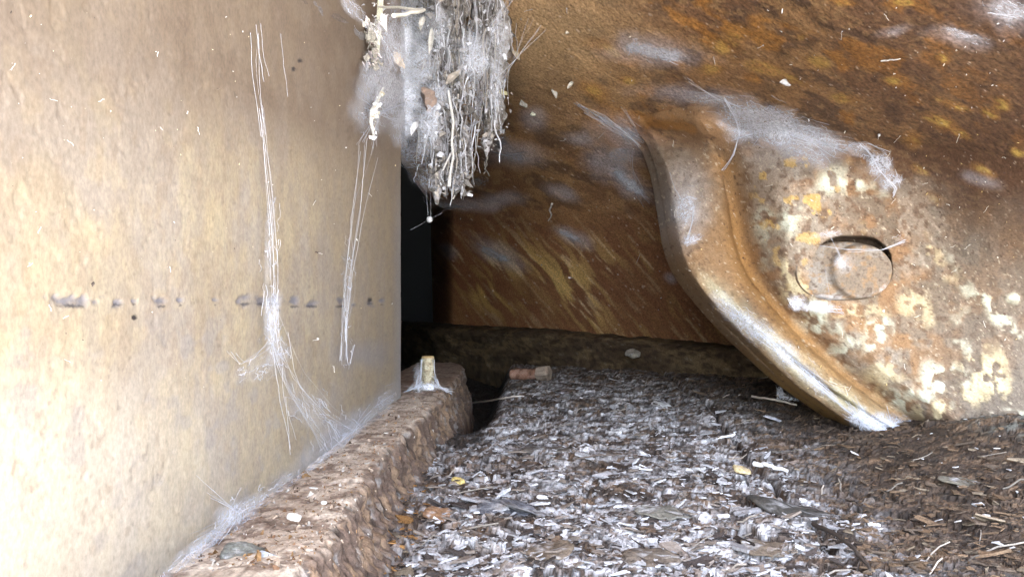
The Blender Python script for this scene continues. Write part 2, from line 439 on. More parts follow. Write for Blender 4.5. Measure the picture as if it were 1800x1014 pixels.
def wall_col(U, V):
    # colours
    a = fbm(uv3(U, V, 1, 1.7, 18), 1 / 150, 5, 61); b = fbm(uv3(U, V, 1, 2.4, 22), 1 / 45, 5, 62); c_ = fbm(uv3(U, V, 1, 2.2, 15), 1 / 14, 4, 63)
    col = np.zeros(U.shape + (3,)) + np.array([0.130, 0.078, 0.045])
    col = mixc(col, [0.20, 0.125, 0.065], ss(0.46, 0.64, a))
    col = mixc(col, [0.065, 0.042, 0.030], ss(0.48, 0.34, b) * 0.75)
    col = mixc(col, [0.25, 0.17, 0.09], ss(0.56, 0.7, c_) * 0.5)
    # ochre smears
    oc = ss(0.60, 0.72, fbm(uv3(U, V, 1, 2.2, 24), 1 / 70, 4, 65))
    col = mixc(col, [0.33, 0.16, 0.035], oc * 0.5 * ss(950, 1150, U) * ss(520, 250, V))
    # tan-olive dust near the top middle
    tan = ell(U, V, 960, 60, 190, 150, 20, 0.9, 0.35, 0.008, 5)
    col = mixc(col, [0.26, 0.195, 0.115], tan * 0.8)
    gg = ss(860, 720, U) * ss(330, 120, V)
    col = mixc(col, [0.20, 0.21, 0.17], gg * 0.85)
    # dark brown upper right
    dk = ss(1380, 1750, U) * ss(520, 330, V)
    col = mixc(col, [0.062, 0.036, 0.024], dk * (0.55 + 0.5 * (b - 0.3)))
    # yellow spots
    for cu, cv, ru, rv, an in ((1650, 212, 38, 11, 22), (1672, 183, 36, 8, 18), (1738, 200, 22, 8, 20), (1570, 143, 24, 9, 5), (1605, 250, 22, 14, 30), (1475, 4, 22, 8, 10),
                               (1655, 103, 16, 8, 15), (1690, 235, 24, 7, 25), (1410, 66, 12, 6, 0), (1480, 173, 26, 11, 10), (1440, 110, 34, 14, 12), (1340, 120, 45, 12, 15),
                               (1395, 140, 24, 8, 25), (1790, 268, 18, 10, 20), (1620, 300, 20, 8, 30), (1730, 300, 22, 8, 25), (1640, 350, 22, 9, 30), (1270, 85, 28, 20, 20),
                               (1085, 92, 55, 12, 20), (1045, 165, 32, 14, 30), (1105, 143, 16, 8, 20), (1585, 5, 26, 8, 0), (1290, 70, 20, 28, 10), (1760, 185, 20, 12, 30), (1250, 120, 22, 14, 0)):
        m = ell(U, V, cu, cv, ru * 1.1, rv * 1.2, an, 0.7, 0.55, 0.035, 70)
        y = 1.0 if cu > 1560 else 0.55
        col = mixc(col, [0.26, 0.145, 0.05], m * 0.6)
        m = ell(U, V, cu, cv, ru * 0.7, rv * 0.75, an, 0.7, 0.5, 0.04, 71)
        col = mixc(col, [0.42, 0.33, 0.10], m * 0.62 * y * ss(0.36, 0.56, fbm(uv3(U, V, 1, 1.8, 25), 1 / 14, 4, 72)))
    # lower panel: olive streaks running down to the right
    low = ss(330, 430, V) * ss(1330, 1200, U)
    st = fbm(uv3(U + 25 * fbm(uv3(U, V), 1 / 60, 3, 64), V, 1 / 55., 1 / 7., 54), 1.0, 5, 66)
    st2 = fbm(uv3(U, V, 1 / 45., 1 / 5., 50), 1.0, 3, 67)
    ol = ss(0.42, 0.62, fbm(uv3(U, V, 1 / 170., 1 / 75., 54), 1.0, 3, 68)) * ss(390, 470, V)
    col = mixc(col, [0.16, 0.080, 0.045], low * 0.75)
    col = mixc(col, [0.42, 0.315, 0.14], low * (0.12 + 0.88 * ol) * ss(0.44, 0.66, st) * 0.5)
    col = mixc(col, [0.45, 0.37, 0.24], low * ss(0.60, 0.72, st2) * 0.7 * (0.3 + ol))
    col = mixc(col, [0.46, 0.35, 0.15], ell(U, V, 990, 500, 130, 40, 40, 0.9, 0.3, 0.01, 8) * 0.7 * ss(0.36, 0.6, st))
    col = mixc(col, [0.46, 0.34, 0.13], ell(U, V, 860, 510, 75, 40, 30, 0.9, 0.3, 0.015, 9) * 0.6 * ss(0.36, 0.6, st))
    # bluish web dust
    for (cu, cv, ru, rv, an) in DUSTY:
        m = ell(U, V, cu, cv, ru * 1.5, rv * 1.5, an, 0.95, 0.5, 0.03, 80)
        col = mixc(col, [0.36, 0.36, 0.40], m * 0.5)
    # pale flecks
    fl = fbm(uv3(U, V, 1, 1.6, 35), 1 / 5.0, 2, 90)
    col = mixc(col, [0.50, 0.45, 0.38], ss(0.85, 0.89, fl) * 0.5)
    k = 0.85 + 0.75 * ss(1400, 950, U)  # lightens the left of the plate, painting in light the overhang keeps out
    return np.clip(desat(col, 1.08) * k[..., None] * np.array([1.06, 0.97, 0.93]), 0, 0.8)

def build_back():
    us0 = np.concatenate([np.arange(0, 700, 3.0) * 0, ])
    tu = np.linspace(0, 1, 520); vs = np.concatenate([np.arange(-700, -30, 18), np.arange(-30, 660, 2.6), np.arange(660, 830, 14)])
    # left border of the sheet: behind the corner at the top, then the vertical free edge
    ul = np.interp(vs, [-700, 90, 190, 300, 345, 380, 600, 830], [470, 540, 640, 715, 748, 757, 762, 762])
    tw = tu ** 0.93
    U = ul[:, None] + (2120 - ul)[:, None] * tw[None]
    V = np.repeat(vs[:, None], len(tu), 1)
    D = Dback(U, np.maximum(V, -255))
    D = D + 0.55 * np.clip((800 - U) / 42, 0, 2) ** 2 * ss(340, 400, V)
    p = P(U, V, D)
    # above the frame: unseen plate extension past the camera, added to block sun and sky
    k = np.clip((-255 - V) / 445, 0, 1)
    p0 = P(U, np.maximum(V, -255), D)
    tgt = np.stack([(U - CX) / F * 1.15, 0 * k - 0.30, 0.62 + 0 * k], -1)
    p = p0 + (tgt - p0) * (k ** 0.9)[..., None]
    p = p + wall_disp(p)
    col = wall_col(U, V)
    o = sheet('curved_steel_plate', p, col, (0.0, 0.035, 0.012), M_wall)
    tag(o, 'dark brown rusted plate curving from the rear up overhead, with yellow spots', 'steel plate')
build_back()

# ================================================================ CAST BRACKET WITH PIN
def build_bracket():
    vs = np.concatenate([np.arange(120, 800, 2.5), np.arange(800, 900, 12)])
    ts = np.linspace(0, 1, 400)
    ol = outline(vs)
    U = ol[:, None] + (1990 - ol)[:, None] * (ts[None] ** 1.12)
    V = np.repeat(vs[:, None], len(ts), 1)
    D = Dbracket(U, V)
    p = P(U, V, D)
    n1 = fbm(p, 18, 4, 101) - 0.5; n2 = fbm(p, 90, 4, 102) - 0.5
    shadow_slot = rrect(U, V, 1498, 469, 68, 53, 50)
    bl = ss(0.10, -0.06, Dback(U, V) - D)[..., None]
    p = p + bl * wall_disp(P(U, V, Dback(U, V)))
    p[..., 1] += (0.008 * n1 + 0.007 * n2) * (1 - bl[..., 0])
    d = U - ol[:, None]
    # colours
    a = fbm(uv3(U, V), 1 / 90, 5, 111); b = fbm(uv3(U, V), 1 / 30, 5, 112); c_ = fbm(uv3(U, V), 1 / 10, 4, 113)
    col = np.zeros(p.shape) + np.array([0.20, 0.150, 0.108])
    col = mixc(col, [0.26, 0.140, 0.065], ss(0.47, 0.62, b) * 0.75)
    col = mixc(col, [0.30, 0.26, 0.215], ss(0.50, 0.64, a) * 0.6)
    col = mixc(col, [0.13, 0.075, 0.045], ss(0.46, 0.34, c_) * 0.7)
    # dust over the upper half, warm rust beside the valley, grey dirt to the right
    face = ss(135, 190, d)
    col = mixc(col, [0.36, 0.33, 0.32], face * ss(330, 200, V) * ss(1620, 1420, U) * 0.7)
    col = mixc(col, [0.27, 0.155, 0.075], face * ell(U, V, 1560, 610, 190, 130, 30, 0.9, 0.35, 0.012, 3) * 0.65 * ss(0.38, 0.58, b))
    col = mixc(col, [0.15, 0.122, 0.098], ss(1590, 1720, U) * 0.8 * (0.5 + a))
    # cream and pale green paint left in flakes
    for cu, cv, ru, rv, an, s in ((1400, 520, 24, 60, -25, 1), (1425, 575, 40, 35, 40, 1), (1465, 620, 32, 50, -30, 1), (1540, 600, 26, 32, 0, .8), (1600, 540, 34, 22, 25, .6),
                                  (1560, 660, 30, 22, 0, .7), (1650, 675, 45, 28, -10, 1), (1720, 665, 36, 40, 0, 1), (1570, 720, 48, 34, 0, 1), (1640, 725, 40, 26, 0, .9),
                                  (1385, 390, 22, 26, 0, .8), (1345, 385, 24, 26, 0, .7), (1500, 325, 60, 18, 20, .9), (1460, 310, 30, 18, -40, .8), (1640, 455, 50, 18, 38, .7),
                                  (1740, 535, 70, 12, 48, .8), (1690, 500, 40, 10, 40, .6), (1700, 560, 22, 15, 0, .5), (1790, 740, 40, 14, 12, .8), (1340, 470, 14, 40, 0, .4),
                                  (1480, 690, 24, 20, 0, .8), (1520, 695, 18, 26, 0, .8), (1690, 610, 22, 10, 20, .5), (1420, 640, 18, 30, -30, .4), (1780, 523, 12, 9, 0, .9), (1480, 545, 60, 10, 3, .7)):
        m = ell(U, V, cu, cv, ru * 1.15, rv * 1.15, an, 0.75, 0.95, 0.030, 120)
        m = m * ss(0.45, 0.56, fbm(uv3(U, V), 1 / 17, 4, 121 + cu))
        pc = [0.53, 0.57, 0.48] if cu % 40 else [0.55, 0.47, 0.30]
        col = mixc(col, [0.40, 0.27, 0.11], np.clip(m * 1.3, 0, 1) * 0.4 * s)
        col = mixc(col, pc, m * 0.92 * s)
        p[..., 1] -= 0.0016 * m * s
    yel = ss(0.64, 0.70, fbm(uv3(U, V), 1 / 22, 4, 131)) * face * ss(640, 330, V) * ss(1560, 1420, U)
    col = mixc(col, [0.52, 0.33, 0.09], yel * 0.75)
    # rim: orange-brown roll, pale strip along its crest lower down, dark crease
    rim = 1 - ss(120, 165, d)
    col = mixc(col, mixc(np.zeros(p.shape) + [0.215, 0.125, 0.060], [0.12, 0.072, 0.042], ss(0.5, 0.36, a)), rim * ss(300, 400, V) * 0.9)
    col = mixc(col, [0.20, 0.145, 0.10], rim * ss(420, 330, V) * 0.6)
    gr = rim * ell(U, V, 1200, 360, 48, 75, 5, 0.8, 0.4, 0.02, 9)
    col = mixc(col, [0.28, 0.25, 0.235], gr * 0.8)
    col = mixc(col, [0.30, 0.15, 0.04], np.exp(-((d - 120 - (450 - V) * 0.05) / 26) ** 2) * ss(220, 300, V) * 0.7)
    strip = np.exp(-((d - 52 - (V - 560) * 0.10) / (18 + (V - 470) * 0.10).clip(8, 40)) ** 2 * 1.2) * ss(455, 520, V)
    strip = strip * (0.5 + 0.5 * ss(0.36, 0.55, fbm(uv3(U, V, 1, 3, 47), 1 / 40, 4, 141)))
    col = mixc(col, [0.42, 0.40, 0.27], strip * 0.7)
    col = mixc(col, [0.045, 0.035, 0.025], np.exp(-((d - 62 - (V - 640) * 0.08) / 4) ** 2) * ss(600, 640, V) * ss(740, 690, V) * 0.85)
    col = mixc(col, [0.42, 0.24, 0.06], np.exp(-((d - 8) / 9) ** 2) * ss(600, 680, V) * 0.6)
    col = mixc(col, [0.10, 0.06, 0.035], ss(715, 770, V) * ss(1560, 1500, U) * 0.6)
    # slot round the pin is darkened to paint in the pin's crescent shadow
    col = mixc(col, [0.05, 0.035, 0.025], (1 - ss(-4, 5, shadow_slot)) * 0.85)
    # top of the bracket merges with the plate above
    mer = ss(0.105, 0.02, Dback(U, V) - D + 0.05 * (a - 0.5) + 0.03 * (b - 0.5)) * ss(20, 90, d + ss(320, 230, V) * 80)
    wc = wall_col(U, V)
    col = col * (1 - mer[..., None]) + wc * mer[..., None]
    col = mixc(col, [0.36, 0.36, 0.39], ell(U, V, 1370, 215, 130, 48, 17, 0.9, 0.3, 0.02, 4) * 0.7)
    # pits and pale specks
    sp = fbm(uv3(U, V), 1 / 4.5, 2, 151)
    col = mixc(col, [0.06, 0.035, 0.025], ss(0.76, 0.82, sp) * 0.6)
    col = mixc(col, [0.55, 0.48, 0.36], ss(0.21, 0.16, sp) * 0.5 * (1 - mer))
    col = desat(col, 0.92)
    # side of the rim running back to the plate behind
    u0, v0 = U[:, 0], V[:, 0]
    Dn = D[:, 0]; Db = np.maximum(Dback(u0, v0) + 0.02, Dn + 0.01)
    side, sc = [], []
    for k in (1.0, 0.66, 0.33, 0.12):
        q = P(u0 + 16 * k, v0, Dn + (Db - Dn) * k); q[:, 0] += 0.004 * k * (fbm(q, 40, 3, 5) - 0.5)
        side.append(q); sc.append(np.broadcast_to(np.array([0.19, 0.105, 0.055]), q.shape))
    p = np.concatenate([np.stack(side, 1), p], 1); col = np.concatenate([np.stack(sc, 1), col], 1)
    o = sheet('cast_bracket', p, col, (0.0, 0.05, 0.0), M_brk)
    tag(o, 'rusty bracket with flaking cream paint, a rolled rim and a protruding round pin', 'bracket')
    # ---- the pin
    def pin():
        c0 = P(1470, 478, 0.855); hu, hv = 81 / F * 0.835, 52 / F * 0.835
        zz = np.concatenate([np.linspace(0, 0.030, 14), np.linspace(0.030, 0.0345, 10)[1:], np.full(30, 0.0345)])
        sc_ = np.concatenate([np.linspace(1.03, 1.0, 14), np.cos(np.linspace(0, 1.25, 10))[1:] * 0.10 + 0.90, np.linspace(0.925, 0.01, 30)])
        th = np.linspace(0, 2 * math.pi, 170, endpoint=False)
        ct, st_ = np.cos(th), np.sin(th)
        e = 0.88
        ex = np.sign(ct) * np.abs(ct) ** e; ez = np.sign(st_) * np.abs(st_) ** e
        q = c0 + np.stack([sc_[:, None] * ex * hu, 0.012 - zz[:, None] - 0 * ex, sc_[:, None] * ez * hv], -1)
        # the round end face stands a little proud at one end of the boss
        rr = np.hypot((q[..., 0] - c0[0] - 0.018) / 0.036, (q[..., 2] - c0[2] + 0.001) / 0.033)
        face = zz[:, None] > 0.03
        q[..., 1] -= (0.010 * ss(1.04, 0.90, rr) - 0.012 * ss(0.9, 2.2, rr)) * face
        q[..., 1] += 0.003 * (fbm(q, 45, 4, 201) - 0.5) + 0.0022 * (fbm(q, 180, 3, 202) - 0.5)
        a = fbm(q, 50, 4, 203); b = fbm(q, 160, 4, 204)
        c = np.zeros(q.shape) + np.array([0.20, 0.150, 0.108])
        c = mixc(c, [0.26, 0.23, 0.20], ss(0.45, 0.62, a) * 0.8)
        c = mixc(c, [0.28, 0.16, 0.07], ss(0.56, 0.66, b) * 0.7)
        c = mixc(c, [0.10, 0.06, 0.04], ss(0.40, 0.30, b) * 0.7)
        c = desat(c, 0.8)
        # dusty chips on the lower lip and a smudge on the crown
        c = mixc(c, [0.52, 0.52, 0.55], (ss(0.52, 0.66, fbm(q, 70, 3, 207)) * (sc_[:, None] > 0.85)) * 0.45 * (np.sin(th)[None] < -0.2))
        c = mixc(c, [0.48, 0.48, 0.52], 0.25 * np.exp(-(np.linalg.norm((q - P(1478, 464, 0.835)) * [1, 0, 1], axis=-1) / 0.009) ** 2) * 0.8)
        me = mesh_np('pin', q.reshape(-1, 3), gridfaces(len(zz), len(th), 0, True), c)
        return link('pin', me, M_brk, o)
    pin()
build_bracket()

# ================================================================ BOTTOM FLANGE UNDER THE REAR PLATE
def build_flange():
    us = np.concatenate([np.arange(700, 1560, 3.0)])
    vt = np.interp(us, [700, 800, 950, 1100, 1290, 1560], [566, 572, 578, 590, 606, 640])
    prof = []
    Db = Dback(us, vt)
    Db = Db + 0.25 * np.clip((800 - us) / 60, 0, 2) ** 2
    base = P(us, vt, Db)
    off = [(0.03, 0.004), (0.0, 0.002), (-0.02, 0.0), (-0.05, -0.003), (-0.065, -0.008), (-0.072, -0.016), (-0.074, -0.03), (-0.073, -0.05), (-0.078, -0.07), (-0.082, -0.09), (-0.09, -0.12), (-0.09, -0.2)]
    on = np.array(off); tt = np.linspace(0, len(off) - 1, 60)
    dy = np.interp(tt, range(len(off)), on[:, 0]); dz = np.interp(tt, range(len(off)), on[:, 1])
    # push along the direction to the viewer in plan
    dirv = np.stack([0.25 + 0 * us, 0.97 + 0 * us, 0 * us], -1)
    V = base[None] + dy[:, None, None] * dirv[None] + dz[:, None, None] * np.array([0, 0, 1.0])
    n = fbm(V * [1, 1, 2.5], 14, 4, 301) - 0.5; n2 = fbm(V * [1, 1, 2], 60, 4, 302) - 0.5
    V = V + (0.032 * n + 0.012 * n2)[..., None] * np.array([-0.2, -0.9, 0.35])
    a = fbm(V * [1, 1, 3], 16, 4, 303); b = fbm(V * [1, 1, 2.5], 70, 4, 304)
    c = np.zeros(V.shape) + np.array([0.070, 0.048, 0.030])
    c = mixc(c, [0.12, 0.085, 0.048], ss(0.45, 0.65, a))
    c = mixc(c, [0.028, 0.018, 0.013], ss(0.5, 0.36, b) * 0.7)
    c = mixc(c, [0.20, 0.18, 0.15], ss(0.70, 0.78, b) * 0.4)
    o = sheet('bottom_flange', V, c, (0.0, 0.03, -0.005), M_sill)
    tag(o, 'low dark damp flange running along the foot of the brown rear plate', 'flange')
build_flange()

# ================================================================ FLOOR
def floor_cols(p):
    X, Y = p[..., 0], p[..., 1]
    a = fbm(p, 9, 5, 401); b = fbm(p * [1, 2.2, 1], 35, 5, 402); c_ = fbm(p * [1, 2.0, 1], 110, 4, 403)
    col = np.zeros(p.shape) + np.array([0.105, 0.076, 0.055])
    # pale powder through the middle; its right border follows a crack
    xr = np.interp(Y, [0.3, 0.43, 0.7, 1.09, 1.5, 2.4], [0.15, 0.175, 0.215, 0.275, 0.25, 0.02])
    pw = (1 - 0.62 * ss(0.75, 1.7, Y)) * ss(0.13, -0.07, X - xr + 0.07 * (a - 0.5) + 0.03 * (b - .5)) * ss(-0.13, -0.03, X + 0.04 * (a - 0.5) + 0.10 * ss(0.55, 0.9, Y))  # powder fades with depth, painting in the light's falloff
    col = mixc(col, [0.40, 0.39, 0.41], pw * (0.30 + 0.9 * ss(0.36, 0.62, b)))
    col = mixc(col, [0.68, 0.68, 0.71], pw * ss(0.48, 0.64, c_) * 0.85)
    # rusty earth beside the ledge, near the camera
    rs = ss(0.07, -0.02, X + 0.10 * (a - 0.5)) * ss(0.95, 0.6, Y)
    col = mixc(col, [0.26, 0.135, 0.055], rs * ss(0.42, 0.6, b) * 0.7)
    col = mixc(col, [0.16, 0.105, 0.066], (1 - pw) * ss(0.45, 0.62, b) * 0.7)
    col = mixc(col, [0.035, 0.027, 0.022], ss(0.47, 0.36, c_) * 0.75)
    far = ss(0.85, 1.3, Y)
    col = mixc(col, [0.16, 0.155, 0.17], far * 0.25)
    md = mound(X, Y) / 0.022
    col = mixc(col, [0.23, 0.24, 0.22], ss(0.3, 0.7, md + 0.3 * (b - .5)) * 0.75)
    return col, pw

def build_floor():
    vs = np.concatenate([np.arange(584, 700, 0.75), np.arange(700, 800, 1.3), np.arange(800, 1110, 2.0), np.arange(1110, 1500, 25)])
    Yr = FLOOR_Z * F / (CY - vs)
    Yr = Yr[Yr < 3.6]
    us = np.concatenate([np.arange(400, 1900, 2.6), np.arange(1900, 2300, 30)])
    Y = np.repeat(Yr[:, None], len(us), 1); X = (us[None] - CX) / F * Y
    Z = Zfloor(X, Y)
    p = np.stack([X, Y, Z], -1)
    # layered flaky crust: overlapping thin plates of three sizes, each tilted its own way, plus grit
    X = p[..., 0].copy(); Yq = p[..., 1].copy()
    w1 = fbm(p * [1, 1, 0], 30, 4, 411) - 0.5; w2 = fbm(p * [1, 1, 0], 30, 4, 412) - 0.5
    w3 = fbm(p * [1, 1, 0], 120, 3, 418) - 0.5
    soft = 0.55 + 0.45 * ss(0.48, 0.20, X)
    H = 0; shade = []
    col, pw = floor_cols(p)
    for k, (sx, sy, hh, tl, gp) in enumerate(((20, 36, 0.0042, 0.0042, 0.030), (46, 88, 0.0024, 0.0026, 0.030), (110, 210, 0.0014, 0.0014, 0.03))):
        d1, d2, hx, hy, rx, ry = worley((X + w1 * 0.05 + w3 * 0.012) * sx, (Yq + w2 * 0.05 + w3 * 0.010) * sy, 420 + k)
        edge = d2 - d1
        on = 0.35 + 0.65 * ss(0.35, 0.55, fbm(p * [1, 1, 0], 12 + 9 * k, 3, 430 + k))
        H = H + on * (hh * (hx - 0.5) + tl * ((hy - 0.5) * rx * 2 + (hx - 0.6) * ry * 2.2) - 0.5 * hh * ss(0.10, 0.0, edge))
        t = (hx * 7.3 + hy * 3.1) % 1
        amt = (0.55, 0.75, 0.6)[k]
        # plates: dusted pale, brown or nearly black
        col = mixc(col, [0.68, 0.68, 0.71], amt * (t > 0.68) * pw * ss(0.3, 0.6, fbm(p, 25, 3, 440 + k) + 0.1))
        col = mixc(col, [0.070, 0.050, 0.039], amt * (t < 0.34))
        col = mixc(col, [0.19, 0.125, 0.080], amt * ((t > 0.30) & (t < 0.44)))
        col = mixc(col, [0.022, 0.018, 0.016], ss(0.15, 0.03, edge) * (0.75, 0.8, 0.6)[k])
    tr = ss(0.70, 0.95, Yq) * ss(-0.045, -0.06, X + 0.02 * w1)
    col = mixc(col, [0.016, 0.013, 0.012], tr * 0.93)  # near-black paints in the shadow beside the far end of the ledge
    h3 = fbm(p * [1, 1.7, 0], 260, 3, 414)
    H = H + 0.003 * (h3 - 0.5) + 0.014 * (fbm(p * [1, 1, 0], 14, 3, 415) - 0.5)
    p[..., 2] += soft * H
    col = col * (0.72 + 0.3 * ss(0.4, 0.6, fbm(p, 60, 3, 471)))[..., None]
    # the long crack in the crust
    cr = np.interp(p[..., 1], [0.3, 0.43, 0.6, 0.8, 1.09], [0.205, 0.205, 0.215, 0.235, 0.28]) + 0.02 * (fbm(p, 25, 3, 5) - .5)
    p[..., 2] -= 0.010 * np.exp(-((X - cr) / 0.004) ** 2)
    col = mixc(col, [0.03, 0.022, 0.018], np.exp(-((X - cr) / 0.003) ** 2) * 0.7)
    global FLOOR_PTS
    FLOOR_PTS = (p, col, pw)
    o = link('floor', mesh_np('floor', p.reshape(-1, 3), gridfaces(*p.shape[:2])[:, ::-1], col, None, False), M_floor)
    tag(o, kind='structure')
build_floor()

def floor_h(x, y):
    """height of the built floor mesh near (x, y)"""
    p = FLOOR_PTS[0]
    Yr = p[:, 0, 1]
    i = np.clip(np.searchsorted(-Yr, -y), 0, len(Yr) - 1)
    row = p[i]
    return np.interp(x, row[:, 0], row[:, 2]) if np.isscalar(x) else None

# ---- loose rust flakes and litter lying on the floor (nobody could count these)
def flake_geo(rng, size, th):
    k = rng.integers(5, 9); an = np.sort(rng.uniform(0, 2 * math.pi, k))
    r = size * rng.uniform(0.55, 1.0, k); el = rng.uniform(0.35, 0.95)
    x = np.cos(an) * r; y = np.sin(an) * r * el
    z = rng.uniform(-0.12, 0.12, k) * size
    top = np.stack([x, y, z + th], -1); bot = np.stack([x * 1.03, y * 1.03, z], -1)
    V = np.concatenate([top, bot, [[0, 0, th + rng.uniform(-.03, .1) * size]]])
    f3 = [[i, (i + 1) % k, 2 * k] for i in range(k)]
    for i in range(k):
        j = (i + 1) % k; f3 += [[i + k, j + k, j], [i + k, j, i]]
    return V, np.array(f3)

def rotm(ax, ay, az):
    cx, sx, cy, sy, cz, sz = math.cos(ax), math.sin(ax), math.cos(ay), math.sin(ay), math.cos(az), math.sin(az)
    return np.array([[cz * cy, cz * sy * sx - sz * cx, cz * sy * cx + sz * sx], [sz * cy, sz * sy * sx + cz * cx, sz * sy * cx - cz * sx], [-sy, cy * sx, cy * cx]])

def build_flakes():
    mb = MB(); rng = np.random.default_rng(5)
    p, col, pw = FLOOR_PTS
    n, m = p.shape[:2]
    for _ in range(8000):
        v = 530 + 60 + 470 * rng.random() ** 0.8
        i = int(np.clip(np.searchsorted(-p[:, 0, 1], -(FLOOR_Z * F / (CY - v))), 0, n - 1))
        j = int(rng.integers(60, m - 20)); q = p[i, j]
        if q[0] < -0.125 or q[1] > 2.6 or (q[1] > 0.8 and q[0] < -0.055): continue
        w = pw[i, j]
        if w < 0.3 and rng.random() < 0.35: continue
        size = rng.lognormal(math.log(0.0021), 0.65); size = min(size, 0.013)
        V, f = flake_geo(rng, size, size * 0.12 + 0.0003)
        tilt = rng.normal(0, 0.24, 2)
        V = (V * [1.25, 0.9, 1]) @ rotm(tilt[0], tilt[1], rng.normal(0, 0.6)).T + q + [0, 0, 0.0015]
        t = rng.random()
        if w > 0.5:
            c = [0.34, 0.335, 0.35] if t < 0.36 else [0.58, 0.58, 0.61] if t < 0.44 else [0.18, 0.15, 0.13] if t < 0.75 else [0.055, 0.045, 0.042]
        else:
            c = [0.13, 0.088, 0.058] if t < 0.4 else [0.08, 0.06, 0.046] if t < 0.78 else [0.17, 0.135, 0.10] if t < 0.95 else [0.42, 0.41, 0.42]
            if q[0] < 0.05 and q[1] < 0.85 and t < 0.5: c = [0.28, 0.15, 0.06]
        mb.add(V, f, np.array(c) * rng.uniform(0.7, 1.25))
    # thin straws
    for _ in range(60):
        v = 620 + 400 * rng.random()
        i = int(np.clip(np.searchsorted(-p[:, 0, 1], -(FLOOR_Z * F / (CY - v))), 0, n - 1))
        j = int(rng.integers(100, m - 20)); q = p[i, j]
        if q[0] < -0.11: continue
        L = rng.uniform(0.008, 0.035); an = rng.normal(0.2, 0.7)
        pts = q + np.array([[math.cos(an) * t * L, math.sin(an) * t * L, 0.004 + 0.003 * math.sin(3 * t)] for t in (-0.5, -0.2, 0.15, 0.5)]) + rng.normal(0, L * 0.03, (4, 3))
        V, f = tube(pts, rng.uniform(0.0003, 0.0008), 4)
        mb.add(V, f, np.array([0.26, 0.23, 0.20]) * rng.uniform(0.3, 1.5))
    o = mb.build('rust_flakes', M_dust, smooth=False)
    tag(o, kind='stuff')
build_flakes()

